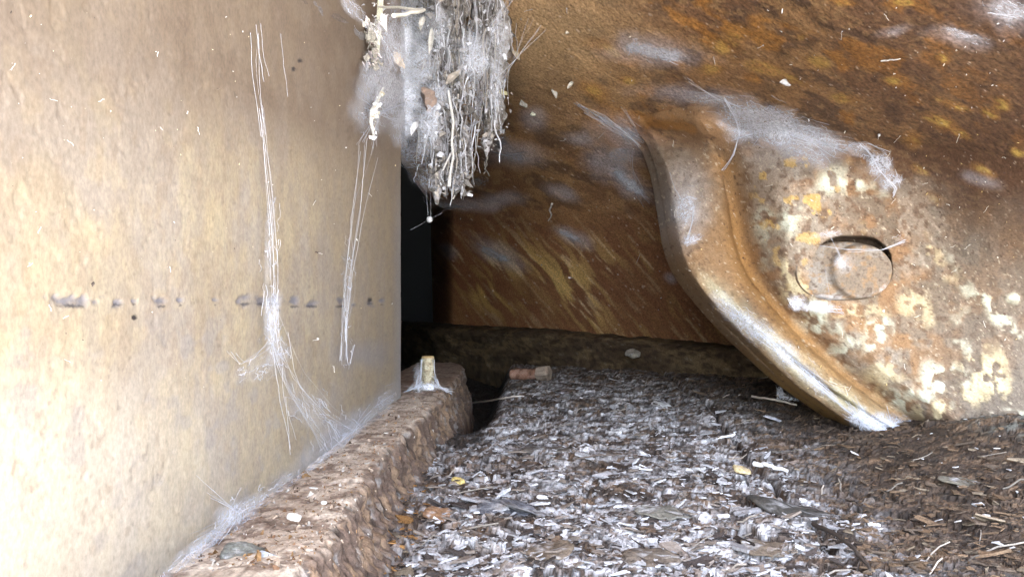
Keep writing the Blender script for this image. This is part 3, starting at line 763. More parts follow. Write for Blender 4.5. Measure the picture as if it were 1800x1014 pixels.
# ================================================================ LEDGE (base plate under the left wall)
def build_ledge():
    Ys = 0.165 * F / np.arange(1150, 620, -1.7) ; Ys = np.concatenate([np.linspace(0.12, 0.27, 20)[:-1] * 0 + np.linspace(0.12, 0.325, 20)[:-1], Ys[Ys > 0.325]])
    Ys = (FLOOR_Z) * F / (CY - np.arange(1180, 628, -1.6)); Ys = np.concatenate([np.linspace(0.1, Ys[0] - 0.004, 18), Ys]); Ys = Ys[Ys < 1.40]
    s = np.linspace(0, 1, 150)
    # profile from the wall outward: flat top, rounded arris, ragged face down to the floor
    kx = [0, .10, .22, .32, .365, .385, .395, .41, .43, .45, .475, .50]
    px = [-0.22, -0.165, -0.142, -0.122, -0.113, -0.1095, -0.1078, -0.107, -0.1045, -0.0995, -0.093, -0.080]
    pz = [-0.12, -0.12, -0.1197, -0.1195, -0.1198, -0.1210, -0.1245, -0.134, -0.148, -0.162, -0.178, -0.30]
    kk = np.array(kx) / 0.5
    X0 = np.interp(s, kk, px); Z0 = np.interp(s, kk, pz)
    Y = np.repeat(Ys[:, None], len(s), 1)
    X = np.repeat(X0[None], len(Ys), 0).copy(); Z = np.repeat(Z0[None], len(Ys), 0).copy()
    sidew = ss(0.735, 0.80, s + 0.05 * (fbm(np.stack([0 * Y, Y, 0 * Y], -1), 60, 3, 77)[:, :1] - 0.5))
    sidew = np.broadcast_to(sidew, Y.shape) if sidew.ndim == 2 else sidew[None]
    # wavy arris; the near end is broken lower; the far end rounds off
    wav = 0.012 * (fbm(np.stack([Ys * 0, Ys, Ys * 0], -1), 9, 3, 501) - 0.5) + 0.010 * ss(0.50, 0.36, Ys) - 0.004
    X += wav[:, None] * ss(0.25, 0.7, s)[None]
    X += (0.022 * ss(0.75, 0.4, Y)) * sidew * ss(0.8, 1.0, s)[None]
    rnd = 1 - np.sqrt(1 - np.clip((Ys - 1.10) / 0.31, 0, 0.999) ** 2)
    X -= 0.05 * rnd[:, None] * ss(0.3, 0.7, s)[None]
    p = np.stack([X, Y, Z], -1)
    # lamination: vertical splinters on the face, fine crumbs on the top
    q = p * [1, 1, 0.16]
    lam = ridge(p * [1, 1, 0.13] + 0.012 * (fbm(p, 60, 3, 4)[..., None] - .5), 95, 4, 511); lam2 = fbm(p * [1, 1, .15], 330, 3, 512)
    p[..., 0] += sidew * (0.013 * (lam - 0.62) + 0.009 * (lam2 - 0.5))
    topw = 1 - sidew
    p[..., 2] += topw * (0.0035 * (fbm(p, 30, 4, 513) - 0.5) + 0.0022 * (fbm(p, 220, 3, 514) - 0.5))
    # cracks across the top
    for yc, dx in ((0.475, 0.35), (0.43, -0.5), (0.62, 0.4), (0.80, 0.3)):
        ln = p[..., 1] - yc - dx * (p[..., 0] + 0.12) + 0.012 * (fbm(p, 60, 3, int(yc * 100)) - 0.5)
        p[..., 2] -= 0.004 * np.exp(-(ln / 0.0022) ** 2) * topw * ss(-0.15, -0.125, p[..., 0])
    a = fbm(p, 20, 4, 521); b = fbm(p, 90, 4, 522); c_ = fbm(p * [1, 1, 0.12], 170, 4, 523)
    col = np.zeros(p.shape) + np.array([0.46, 0.365, 0.285])
    col = mixc(col, [0.58, 0.49, 0.40], ss(0.45, 0.62, a) * 0.8)
    col = mixc(col, [0.22, 0.15, 0.11], ss(0.48, 0.36, b) * 0.8)
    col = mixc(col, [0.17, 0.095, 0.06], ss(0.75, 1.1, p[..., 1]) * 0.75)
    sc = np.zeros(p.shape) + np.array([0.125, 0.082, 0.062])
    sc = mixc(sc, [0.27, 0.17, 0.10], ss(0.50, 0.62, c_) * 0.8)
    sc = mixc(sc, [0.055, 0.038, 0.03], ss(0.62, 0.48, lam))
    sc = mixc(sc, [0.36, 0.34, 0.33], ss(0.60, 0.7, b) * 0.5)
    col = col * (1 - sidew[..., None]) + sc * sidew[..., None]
    col = desat(col, 0.85) * (0.7 + 0.6 * fbm(p, 420, 3, 533))[..., None]
    col = mixc(col, [0.09, 0.06, 0.045], ss(0.62, 0.72, fbm(p * [1, 1.5, 1], 150, 4, 534)) * 0.6)
    f = gridfaces(*p.shape[:2])
    # closing end caps are hidden: far cap turned down
    cap = p[-1].copy(); cap[:, 2] = -0.22; cap[:, 1] += 0.01
    p = np.concatenate([p, cap[None]], 0); col = np.concatenate([col, col[-1:]], 0)
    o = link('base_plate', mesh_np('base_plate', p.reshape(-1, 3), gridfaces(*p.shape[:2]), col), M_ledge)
    tag(o, 'thick base plate of flaking layered rust under the cream wall', 'base plate')
    return p
LEDGE = build_ledge()

def ledge_crumbs():
    rng = np.random.default_rng(77); mb = MB(); p = LEDGE
    for _ in range(1500):
        i = int(rng.integers(20, p.shape[0] - 40)); j = int(np.clip(rng.normal(105, 22) if rng.random() < 0.6 else rng.uniform(45, 112), 40, 146)); q = p[i, j]
        s = min(rng.lognormal(math.log(0.0010), 0.55), 0.005)
        V, f = flake_geo(rng, s, s * 0.35); V = V @ rotm(*rng.uniform(0, 6.28, 3)).T + q
        mb.add(V, f, np.array([[0.40, 0.31, 0.24], [0.22, 0.13, 0.08], [0.12, 0.085, 0.065], [0.5, 0.46, 0.42], [0.30, 0.18, 0.09]][int(rng.integers(5))]) * rng.uniform(0.6, 1.2))
    tag(mb.build('rust_crumbs', M_dust, smooth=False), kind='stuff')
ledge_crumbs()

# ================================================================ COBWEBS
def web_patch(surf, cu, cv, ru, rv, ang, a=0.8, off=0.006, seed=0, n=44):
    s = np.linspace(-1.25, 1.25, n); A, B = np.meshgrid(s, s, indexing='ij')
    c, s_ = math.cos(math.radians(ang)), math.sin(math.radians(ang))
    u = cu + A * ru * c - B * rv * s_; v = cv + A * ru * s_ + B * rv * c
    d = np.sqrt(A * A + B * B)
    wq = fbm(uv3(u, v, 1, 1), 1 / (0.5 * (ru + rv)) * 1.6, 4, 600 + seed)
    al = a * (1 - ss(0.25, 1.1, d + 0.9 * (wq - 0.5)))
    al[[0, -1], :] = 0; al[:, [0, -1]] = 0
    p = surf(u, v, off)
    p = p - (p / np.linalg.norm(p, axis=-1, keepdims=True)) * (0.006 * (fbm(uv3(u, v), 1 / 18, 3, seed) - 0.3) * np.clip(1 - d, 0, 1))[..., None]
    return p, al

def thread(surf, pts, off=0.006, r=0.0003, jit=1.2, rng=None, n=10, sag=0.0):
    pts = np.asarray(pts, float)
    if pts.shape[1] == 2: pts = np.concatenate([pts, np.full((len(pts), 1), off)], 1)
    L = np.concatenate([[0], np.cumsum(np.hypot(*np.diff(pts[:, :2], axis=0).T))])
    t = np.linspace(0, L[-1], n)
    q = np.stack([np.interp(t, L, pts[:, k]) for k in range(3)], -1)
    q[1:-1, :2] += rng.normal(0, jit, (n - 2, 2)); q[:, 1] += sag * np.sin(np.linspace(0, math.pi, n))
    return tube(surf(q[:, 0], q[:, 1], q[:, 2]), r, 3)

WEB_COL = np.array([0.70, 0.72, 0.80])
def web(label, surf, patches=(), lines=(), seed=0, group=None, mat=None):
    """patches: (cu, cv, ru, rv, ang, alpha); lines: (count, spread_px, radius, [points])"""
    rng = np.random.default_rng(900 + seed)
    vs, fs, al, n0 = [], [], [], 0
    for k, pt in enumerate(patches):
        p, a = web_patch(surf, *pt, seed=seed * 7 + k)
        vs.append(p.reshape(-1, 3)); al.append(a.ravel()); fs.append(gridfaces(*a.shape) + n0); n0 += a.size
    root = None
    if vs:
        root = link('cobweb', mesh_np('cobweb', np.concatenate(vs), np.concatenate(fs), None, np.concatenate(al)), mat or M_web)
    mb = MB()
    for cnt, sp, r, pts in lines:
        pts = np.asarray(pts, float)
        for _ in range(cnt):
            q = pts.copy(); k = len(q)
            w = np.abs(np.linspace(-1, 1, k)) * 0.9 + 0.25
            q[:, :2] += (rng.normal(0, sp, (k, 2)) * w[:, None])
            i0 = rng.integers(0, max(1, k - 1)) if rng.random() < 0.3 and k > 2 else 0
            q = q[i0:] if len(q[i0:]) > 1 else q
            V, f = thread(surf, q, 0.004 + 0.005 * rng.random(), r * rng.uniform(0.35, 0.95), 0.5, rng, 9)
            mb.add(V, f, WEB_COL * rng.uniform(0.75, 1.15))
    # small tangle of hairs inside every patch
    for (cu, cv, ru, rv, ang, a) in patches:
        c, s_ = math.cos(math.radians(ang)), math.sin(math.radians(ang))
        for _ in range(int(10 + 0.01 * ru * rv)):
            A, B = rng.normal(0, 0.42, 2); L = rng.uniform(0.15, 0.5)
            th = rng.normal(0, 0.5)
            A2, B2 = A + L * math.cos(th), B + L * math.sin(th) * 1.3
            q = [(cu + A * ru * c - B * rv * s_, cv + A * ru * s_ + B * rv * c), (cu + A2 * ru * c - B2 * rv * s_, cv + A2 * ru * s_ + B2 * rv * c)]
            V, f = thread(surf, q, 0.004 + 0.006 * rng.random(), rng.uniform(0.00008, 0.00022), 1.5, rng, 7)
            mb.add(V, f, WEB_COL * rng.uniform(0.8, 1.2))
    if mb.n:
        t = mb.build('threads' if root else 'cobweb', M_thread, root)
        root = root or t
    tag(root, label, 'cobweb', group)
    return root

web('long cobweb running down the cream wall and fanning out near its foot', left,
    [(462, 560, 17, 80, 2, 0.6), (470, 625, 26, 40, -15, 0.4), (540, 725, 90, 40, 50, 0.30), (455, 440, 10, 120, 3, 0.28), (425, 650, 40, 26, -25, 0.15)],
    [(3, 2.2, .0002, [(428, 60), (431, 140), (438, 190), (443, 240)]), (6, 4.0, .00015, [(440, 190), (447, 300), (457, 390), (462, 470), (464, 560), (466, 625)]),
     (8, 8, .00014, [(462, 520), (466, 615), (490, 680), (530, 745), (575, 800)]), (6, 11, .00014, [(464, 590), (500, 660), (560, 730), (640, 775)]),
     (3, 4, .00026, [(462, 600), (430, 625), (405, 640), (385, 615)]), (3, 7, .00025, [(466, 620), (478, 700), (500, 780)]),
     (2, 3, .0003, [(434, 40), (440, 95), (447, 135)]), (1, 2, .00012, [(476, 60), (482, 110), (487, 170)])], 1)
web('thin vertical cobweb strands near the far edge of the cream wall', left,
    [(596, 560, 10, 70, 6, 0.30), (600, 470, 12, 60, 5, 0.2)],
    [(4, 5.0, .0002, [(622, 255), (615, 340), (606, 430), (600, 500), (594, 580), (592, 640)]), (3, 8, .00022, [(640, 260), (625, 380), (612, 500), (600, 600)]),
     (2, 3, .0004, [(592, 555), (590, 620), (597, 650), (604, 610)])], 2)
web('fluffy cobweb in the corner where the cream wall meets the ledge', left,
    [(395, 905, 52, 30, -32, 0.7), (350, 945, 60, 20, -35, 0.55), (300, 985, 60, 18, -35, 0.4), (430, 880, 36, 18, -30, 0.4)],
    [(7, 12, .00014, [(420, 870), (380, 910), (330, 950)]), (6, 14, .0002, [(350, 865), (400, 900), (350, 960)])], 3)
web('wispy cobweb low on the cream wall above the middle of the ledge', left,
    [(600, 770, 70, 22, -38, 0.4), (660, 715, 40, 22, -42, 0.35), (540, 815, 60, 16, -38, 0.28), (480, 850, 50, 14, -36, 0.25)],
    [(6, 12, .0002, [(560, 790), (610, 760), (650, 730)]), (5, 5, .0003, [(625, 760), (640, 800)]), (4, 8, .0003, [(655, 720), (690, 700)])], 4)

web('broad white cobweb fanned over the top of the bracket', brk,
    [(1350, 215, 95, 38, 18, 0.85), (1300, 205, 40, 45, 20, 0.6), (1430, 240, 80, 24, 20, 0.55), (1410, 265, 70, 26, 20, 0.45), (1245, 175, 60, 16, 5, 0.55), (1500, 262, 50, 14, 18, 0.4)],
    [(12, 10, .00035, [(1300, 240), (1350, 225), (1420, 245), (1480, 262)]), (5, 2.0, .0005, [(1272, 175), (1296, 210), (1300, 238), (1288, 275), (1270, 300)]),
     (7, 7, .0003, [(1300, 240), (1330, 205), (1390, 195)]), (5, 8, .0003, [(1200, 158), (1250, 165), (1300, 200)])], 5)
web('ragged grey cobweb hanging at the upper right corner of the bracket', brk,
    [(1545, 290, 36, 28, 40, 0.75), (1565, 320, 20, 24, 60, 0.7), (1510, 258, 30, 9, 10, 0.6)],
    [(5, 2, .0005, [(1510, 255), (1530, 270), (1545, 300), (1575, 330), (1572, 345)]), (4, 2, .0004, [(1482, 268), (1500, 254), (1525, 250), (1560, 270)]), (2, 2, .0004, [(1575, 300), (1582, 330)])], 6)
web('bluish cobweb lying along the pale lower rim of the bracket', brk,
    [(1315, 570, 70, 24, 38, 0.7), (1270, 535, 36, 20, 45, 0.4), (1375, 615, 55, 22, 42, 0.65), (1430, 670, 50, 16, 44, 0.45)],
    [(10, 8, .0003, [(1270, 540), (1330, 580), (1400, 640), (1470, 700)]), (8, 5, .0003, [(1420, 660), (1480, 715), (1530, 755)])], 7)
web('tangled cobweb tuft at the foot of the bracket', brk,
    [(1545, 745, 48, 22, 10, 0.95), (1510, 735, 24, 24, 40, 0.8), (1580, 748, 24, 18, 0, 0.7)],
    [(14, 9, .0005, [(1490, 715), (1520, 745), (1560, 765)]), (6, 5, .0006, [(1515, 730), (1512, 755), (1528, 772)]), (6, 8, .0005, [(1560, 735), (1570, 760), (1566, 775)]), (5, 6, .0004, [(1500, 700), (1530, 740), (1590, 750)])], 8)
web('branching white cobweb in the hollow of the bracket rim', brk,
    [(1205, 365, 26, 40, 8, 0.55), (1215, 420, 22, 12, -20, 0.6)],
    [(4, 1.6, .0007, [(1208, 345), (1220, 362), (1216, 395), (1205, 432)]), (3, 2, .0005, [(1200, 350), (1210, 345), (1224, 352)]), (3, 2, .0005, [(1205, 432), (1220, 424), (1232, 418)]), (2, 2, .0004, [(1178, 300), (1186, 330), (1200, 360)]), (2, 2, .0004, [(1215, 380), (1206, 384)])], 9)
web('cobweb strung over the top of the round pin', lambda u, v, off: P(u, v, 0.815 + 0.02 * ss(1560, 1640, u) - off),
    [(1478, 462, 13, 15, 0, 0.4), (1455, 412, 30, 7, -8, 0.35), (1600, 415, 40, 10, -28, 0.25)],
    [(6, 2, .0004, [(1440, 432), (1490, 440), (1550, 440), (1600, 418), (1640, 402)]), (4, 3, .0003, [(1455, 405), (1470, 435), (1480, 460)]), (2, 2, .0003, [(1450, 470), (1455, 500), (1462, 530)]), (2, 3, .0003, [(1600, 418), (1680, 380), (1740, 350)])], 10)
web('white cobweb smeared under the round pin', lambda u, v, off: P(u, v, 0.832 - off),
    [(1440, 541, 46, 12, 4, 0.95), (1400, 530, 18, 16, 40, 0.6)], [(6, 4, .0004, [(1395, 525), (1430, 545), (1482, 545)]), (3, 2, .0004, [(1470, 540), (1482, 552)])], 11)
web('small cobweb tuft below the bracket rim near the floor', lambda u, v, off: P(u, v, 1.03 - off),
    [(1372, 690, 9, 16, 0, 0.9), (1390, 700, 22, 6, 10, 0.6)], [(6, 3, .0005, [(1364, 680), (1370, 695), (1386, 702)]), (4, 3, .0005, [(1375, 672), (1372, 700)])], 12)

BW = [('bright cobweb patch on the overhead plate above the bracket', [(1155, 92, 52, 14, 8, .9), (1110, 85, 18, 16, 0, .7), (1178, 102, 20, 8, 10, .9)], [(4, 3, .0006, [(1096, 78), (1108, 84), (1104, 96)]), (3, 3, .0006, [(1165, 100), (1188, 110)])]),
      ('white cobweb streak on the rear plate left of the bracket rim', [(1108, 325, 40, 11, 40, 1.0), (1085, 305, 20, 10, 20, .6)], [(5, 4, .0005, [(1080, 300), (1110, 325), (1140, 355)]), (3, 3, .0005, [(1110, 270), (1112, 300), (1125, 330)])]),
      ('grey cobweb at the upper end of the bracket rim', [(1105, 235, 46, 18, 28, .6), (1060, 210, 30, 9, 28, .6), (1090, 275, 26, 22, 30, .45)], [(9, 6, .0005, [(1020, 187), (1060, 212), (1110, 240), (1140, 262)]), (4, 6, .0004, [(1095, 195), (1110, 215), (1130, 240)])]),
      ('blue-grey cobweb smear in the middle of the rear plate', [(865, 445, 36, 9, 25, .75), (886, 456, 14, 7, 10, .8)], [(2, 3, .0006, [(840, 430), (870, 446), (895, 458)])]),
      ('faint cobweb smear right of the centre of the rear plate', [(1003, 415, 28, 9, 28, .8)], [(2, 2, .0006, [(985, 405), (1020, 425)])]),
      ('small cobweb smear just under the hanging clump', [(795, 362, 34, 8, 5, .75), (840, 318, 22, 12, 10, .5)], [(3, 3, .0006, [(770, 372), (800, 362), (830, 368)])]),
      ('pale cobweb in the top right corner of the overhead plate', [(1775, 22, 44, 22, 15, .6), (1690, 62, 40, 10, 15, .45)], [(3, 5, .0004, [(1740, 20), (1790, 30)])]),
      ('dull cobweb beside the hanging clump on the rear plate', [(905, 275, 40, 16, 12, .6), (880, 250, 16, 28, 0, .5)], [(5, 5, .0006, [(868, 265), (890, 275), (925, 270)])])]
for k, (lab, pa, li) in enumerate(BW):
    web(lab, back, pa, li, 20 + k)

# ================================================================ HANGING LITTER IN THE GAP
def H(u, v, off=0.0): return P(u, v, 0.99 - np.asarray(off))
PX = 0.99 / F                                   # metres per photo pixel there

def bits(mb, rng, pts, smin_, smax, cols, flat=0.0):
    for q in pts:
        s = math.exp(rng.uniform(math.log(smin_), math.log(smax)))
        V, f = flake_geo(rng, s, s * 0.06 + 0.0003)
        V[:, 0] *= rng.uniform(0.4, 1.0)
        V = V @ rotm(*(rng.uniform(0, 6.28, 3))).T + q
        mb.add(V, f, np.array(cols[rng.integers(len(cols))]) * rng.uniform(0.6, 1.3))

GREYS = [(0.40, 0.40, 0.43), (0.29, 0.28, 0.29), (0.18, 0.165, 0.155), (0.52, 0.52, 0.56), (0.11, 0.10, 0.09), (0.33, 0.30, 0.27)]

def lumpy(path, rng, amp, seed, cols, nsec=120, nth=64, depth=0.7):
    """ragged hanging body; path rows: (u, v, halfwidth_px, off)"""
    path = np.asarray(path, float)
    t = np.linspace(0, 1, nsec); tk = np.linspace(0, 1, len(path))
    c = np.stack([np.interp(t, tk, path[:, k]) for k in range(4)], -1)
    ctr = H(c[:, 0], c[:, 1], c[:, 3]); R = c[:, 2] * PX
    th = np.linspace(0, 2 * math.pi, nth, endpoint=False)
    d = np.stack([np.cos(th), np.sin(th) * depth, 0 * th], -1)
    p = ctr[:, None] + R[:, None, None] * d[None]
    n = fbm(p * [1, 1, 0.35], 55, 4, seed) - 0.5; n2 = fbm(p * [1, 1, 0.5], 190, 3, seed + 1) - 0.5
    rr = np.minimum(R, 0.03)[:, None]
    p = p + d[None] * ((amp * 2.2 * n + amp * 1.1 * n2) * rr)[..., None]
    p[..., 2] += 0.006 * n2
    a = fbm(p * [1, 1, 0.4], 90, 4, seed + 2); b = fbm(p, 260, 3, seed + 3)
    col = np.zeros(p.shape) + np.array(cols[0])
    col = mixc(col, cols[1], ss(0.46, 0.60, a)); col = mixc(col, cols[2], ss(0.48, 0.36, b) * 0.8); col = mixc(col, cols[3], ss(0.60, 0.72, b) * 0.6)
    return p, gridfaces(nsec, nth, 0, True), col

def hang_clump():
    rng = np.random.default_rng(21)
    mb = MB()
    path = [(800, -120, 50, .0), (800, -20, 34, .0), (795, 60, 22, .0), (782, 130, 24, .0), (788, 185, 32, 0.01), (797, 235, 32, .01), (805, 280, 27, .01), (809, 312, 19, .01), (811, 330, 12, .01), (812, 342, 4, .01)]
    p, f, c = lumpy(path, rng, 1.15, 700, [(0.17, 0.15, 0.14), (0.33, 0.31, 0.31), (0.06, 0.05, 0.045), (0.46, 0.45, 0.47)])
    mb.add(p, f, c.reshape(-1, 3))
    path = [(770, 180, 14, .025), (768, 240, 12, .03), (772, 300, 9, .03), (769, 335, 7, .03), (768, 360, 2, .03)]
    p2, f2, c2 = lumpy(path, rng, 0.9, 720, [(0.26, 0.24, 0.24), (0.46, 0.45, 0.46), (0.09, 0.08, 0.07), (0.55, 0.54, 0.57)], 70, 30)
    mb.add(p2, f2, c2.reshape(-1, 3))
    o = mb.build('hanging_litter_clump', M_dust)
    # roots and straws
    mb = MB()
    for _ in range(230):
        u = rng.normal(795, 30); v = rng.uniform(-40, 300); L = rng.uniform(25, 95)
        lim = 352 - abs(u - 800) * 0.6 + rng.normal(0, 12)
        if v + L > lim: L = max(8, lim - v)
        n = 7; t = np.linspace(0, 1, n)
        uu = u + np.cumsum(rng.normal(0, 2.2, n)); vv = v + t * L
        of = 0.012 + 0.03 * rng.random() + 0 * t
        V, f = tube(H(uu, vv, of), np.linspace(1, 0.55, n) * rng.uniform(0.0004, 0.0016), 4)
        mb.add(V, f, np.array(GREYS[rng.integers(6)]) * rng.uniform(0.6, 1.35))
    mb.build('roots', M_dust, o)
    mb = MB()
    pts = [H(rng.normal(np.interp(v, [-40, 150, 250, 340], [800, 785, 795, 808]), np.interp(v, [-40, 120, 250, 345], [38, 26, 25, 10])), v, 0.02 + 0.03 * rng.random()) for v in rng.uniform(-40, 342, 640)]
    pts += [H(rng.uniform(735, 895), rng.uniform(-20, 260), 0.01 + 0.05 * rng.random()) for _ in range(70)]
    pts += [H(rng.normal(770, 8), v, 0.04 + 0.01 * rng.random()) for v in rng.uniform(170, 352, 90)]
    bits(mb, rng, pts, 0.0022, 0.011, GREYS)
    mb.build('crumbs', M_dust, o, smooth=False)
    # one long pale root winding down the front
    mb = MB()
    q = np.array([(788, 160), (792, 185), (797, 215), (794, 250), (797, 275), (792, 300), (789, 328)])
    V, f = tube(H(q[:, 0], q[:, 1], 0.055), [.0016, .002, .002, .0018, .0018, .0016, .0028], 6); mb.add(V, f, (0.52, 0.50, 0.48))
    q = np.array([(797, 262), (785, 285), (778, 300)]); V, f = tube(H(q[:, 0], q[:, 1], 0.053), .0013, 5); mb.add(V, f, (0.5, 0.48, 0.47))
    q = np.array([(806, 330), (800, 342), (796, 350)]); V, f = tube(H(q[:, 0], q[:, 1], 0.02), .0011, 5); mb.add(V, f, (0.55, 0.53, 0.5))
    mb.build('pale_root', M_dust, o)
    tag(o, 'long clump of grey roots and dusty litter hanging in the gap', 'litter clump')

    # second clump hugging the rear plate on the right
    mb = MB()
    path = [(862, -120, 34, -.02), (862, -20, 30, -.02), (868, 60, 24, -.02), (872, 120, 22, -.02), (866, 180, 18, -.03), (862, 220, 16, -.03), (858, 255, 9, -.03), (856, 275, 3, -.03)]
    p, f, c = lumpy(path, rng, 0.9, 740, [(0.20, 0.18, 0.16), (0.33, 0.32, 0.33), (0.07, 0.055, 0.045), (0.45, 0.46, 0.50)], 110, 48)
    mb.add(p, f, c.reshape(-1, 3))
    o = mb.build('hanging_litter_clump', M_dust)
    mb = MB()
    for _ in range(90):
        u = rng.normal(864, 14); v = rng.uniform(-40, 200); L = rng.uniform(20, 75); n = 6; t = np.linspace(0, 1, n)
        V, f = tube(H(u + np.cumsum(rng.normal(0, 1.8, n)), v + t * L, 0.0 + 0.02 * rng.random() + 0 * t), rng.uniform(0.0004, 0.0011), 4)
        mb.add(V, f, np.array(GREYS[rng.integers(6)]) * rng.uniform(0.6, 1.3))
    mb.build('roots', M_dust, o)
    mb = MB()
    bits(mb, rng, [H(rng.normal(866, 13), v, 0.0 + 0.025 * rng.random()) for v in rng.uniform(-30, 265, 190)], 0.002, 0.007, GREYS)
    mb.build('crumbs', M_dust, o, smooth=False)
    tag(o, 'dark litter clump wrapped in web against the rear plate', 'litter clump')

    # pale stem with papery scraps, near the top of the cream wall
    mb = MB()
    for du, r in ((0, .0022), (5, .0014)):
        q = np.array([(668 + du, -60), (667 + du, 0), (664 + du * .8, 60), (662 + du * .5, 90)]); V, f = tube(H(q[:, 0], q[:, 1], 0.285), r, 6); mb.add(V, f, (0.50, 0.49, 0.38))
    o = mb.build('withered_plant', M_dust)
    mb = MB()
    bits(mb, rng, [H(rng.normal(655, 9), v, 0.285 + 0.02 * rng.random()) for v in rng.uniform(35, 120, 110)], 0.0022, 0.011, [(0.7, 0.62, 0.62), (0.5, 0.47, 0.42), (0.38, 0.35, 0.3)])
    bits(mb, rng, [H(rng.uniform(655, 685), rng.uniform(5, 30), 0.285) for _ in range(16)], 0.0015, 0.004, [(0.62, 0.62, 0.62)])
    mb.build('papery_scraps', M_dust, o, smooth=False)
    tag(o, 'pale dead stem with white papery scraps hanging beside the cream wall', 'dead plant')

    mb = MB()
    q = np.array([(653, 155), (642, 178), (632, 195), (630, 215), (635, 238)]); V, f = tube(left(q[:, 0], q[:, 1], 0.012), [.001, .0018, .0022, .0018, .0012], 6); mb.add(V, f, (0.5, 0.5, 0.48))
    bits(mb, rng, [left(np.array(rng.normal(np.interp(v, [155, 200, 245], [650, 631, 634]), 3.0)), np.array(v), 0.014) for v in rng.uniform(158, 245, 40)], 0.0015, 0.006, [(0.6, 0.58, 0.5), (0.45, 0.40, 0.3), (0.62, 0.62, 0.64)])
    o = mb.build('withered_sprig', M_dust, smooth=False)
    tag(o, 'small withered sprig hanging against the cream wall below the pale stem', 'sprig')
hang_clump()

# veil of dusty web behind the clumps and over the corner of the wall
web('dusty grey cobweb veil behind the hanging clumps', lambda u, v, off: P(u, v, 1.06 + 0.0004 * (u - 700) - off),
    [(690, 60, 90, 110, 10, 0.95), (700, 130, 80, 80, 10, 0.95), (790, 80, 80, 120, 0, 0.8), (730, 240, 50, 60, 0, 0.75), (760, 300, 46, 40, 0, 0.5), (850, 120, 40, 130, 0, 0.8)],
    [(12, 14, .0004, [(650, 150), (700, 180), (760, 200)]), (6, 8, .0004, [(720, 280), (745, 290), (770, 280)])], 40)
web('grey cobweb wrapped over the top far corner of the cream wall', lambda u, v, off: P(u, v, np.minimum(0.91, (LX * F) / (np.minimum(u, 720) - CX) - 0.012) - off),
    [(685, 165, 56, 50, 10, 0.9), (650, 200, 40, 36, 30, 0.5), (705, 215, 30, 50, 0, 0.85), (665, 120, 30, 50, 20, 0.85), (695, 60, 30, 70, 0, 0.8)],
    [(12, 9, .0004, [(640, 250), (665, 200), (710, 185)]), (6, 7, .0004, [(655, 180), (690, 210), (720, 215)])], 41)
web('bluish cobweb draped over the front of the hanging clumps', lambda u, v, off: H(u, v, 0.055 + off),
    [(755, 215, 24, 60, 5, 0.6), (880, 60, 22, 60, 0, 0.35), (725, 120, 40, 60, 0, 0.5), (835, 95, 34, 55, 0, 0.6), (770, 60, 34, 45, 10, 0.3), (768, 165, 30, 28, 20, 0.35), (872, 150, 16, 50, 0, 0.35)],
    [(7, 14, .0003, [(640, 10), (700, 60), (770, 90)]), (6, 12, .0003, [(905, -10), (870, 40), (840, 90)]), (6, 10, .0003, [(690, 150), (735, 190), (780, 200)]), (5, 8, .0003, [(940, 40), (900, 110), (870, 150)]), (8, 8, .0004, [(830, -10), (838, 60), (828, 130)]), (6, 8, .0004, [(770, 0), (775, 70), (765, 150)])], 42)

def crust():
    us = np.linspace(440, 702, 130); vs = np.linspace(-90, 190, 140)
    U, V = np.meshgrid(us, vs, indexing='ij')
    edge = np.interp(V, [-90, 0, 45, 115, 190], [400, 470, 560, 632, 690])
    d = U - edge + 40 * (fbm(uv3(U, V), 1 / 40, 4, 801) - 0.5)
    h = 0.003 * ss(-5, 60, d) + 0.005 * (fbm(uv3(U, V, 0.6, 1.3, 42), 1 / 14, 5, 802) - 0.5) * ss(0, 40, d) - 0.004
    p = left(U, V, h)
    a = fbm(uv3(U, V, 1, 1, 40), 1 / 40, 4, 803); st = fbm(uv3(U, V, 1 / 60, 1 / 7, 42), 1, 4, 804)
    c = np.zeros(p.shape) + np.array([0.15, 0.12, 0.10]); c = mixc(c, [0.22, 0.21, 0.21], ss(0.46, 0.62, a) * 0.7); c = mixc(c, [0.08, 0.065, 0.06], ss(0.5, 0.38, st) * 0.7)
    o = link('dirt_crust', mesh_np('dirt_crust', p.reshape(-1, 3), gridfaces(*U.shape), c), M_dust)
    tag(o, 'crust of grey packed dirt at the top far corner of the cream wall', 'dirt crust')
crust()
web('cobweb streak along the edge of the packed dirt crust', lambda u, v, off: left(u, v, 0.03 + off), [(605, 70, 50, 22, 55, 0.5), (530, 15, 50, 16, 40, 0.45), (630, 100, 26, 26, 50, 0.5)], [(5, 6, .0003, [(560, 30), (600, 70), (630, 115)])], 43)

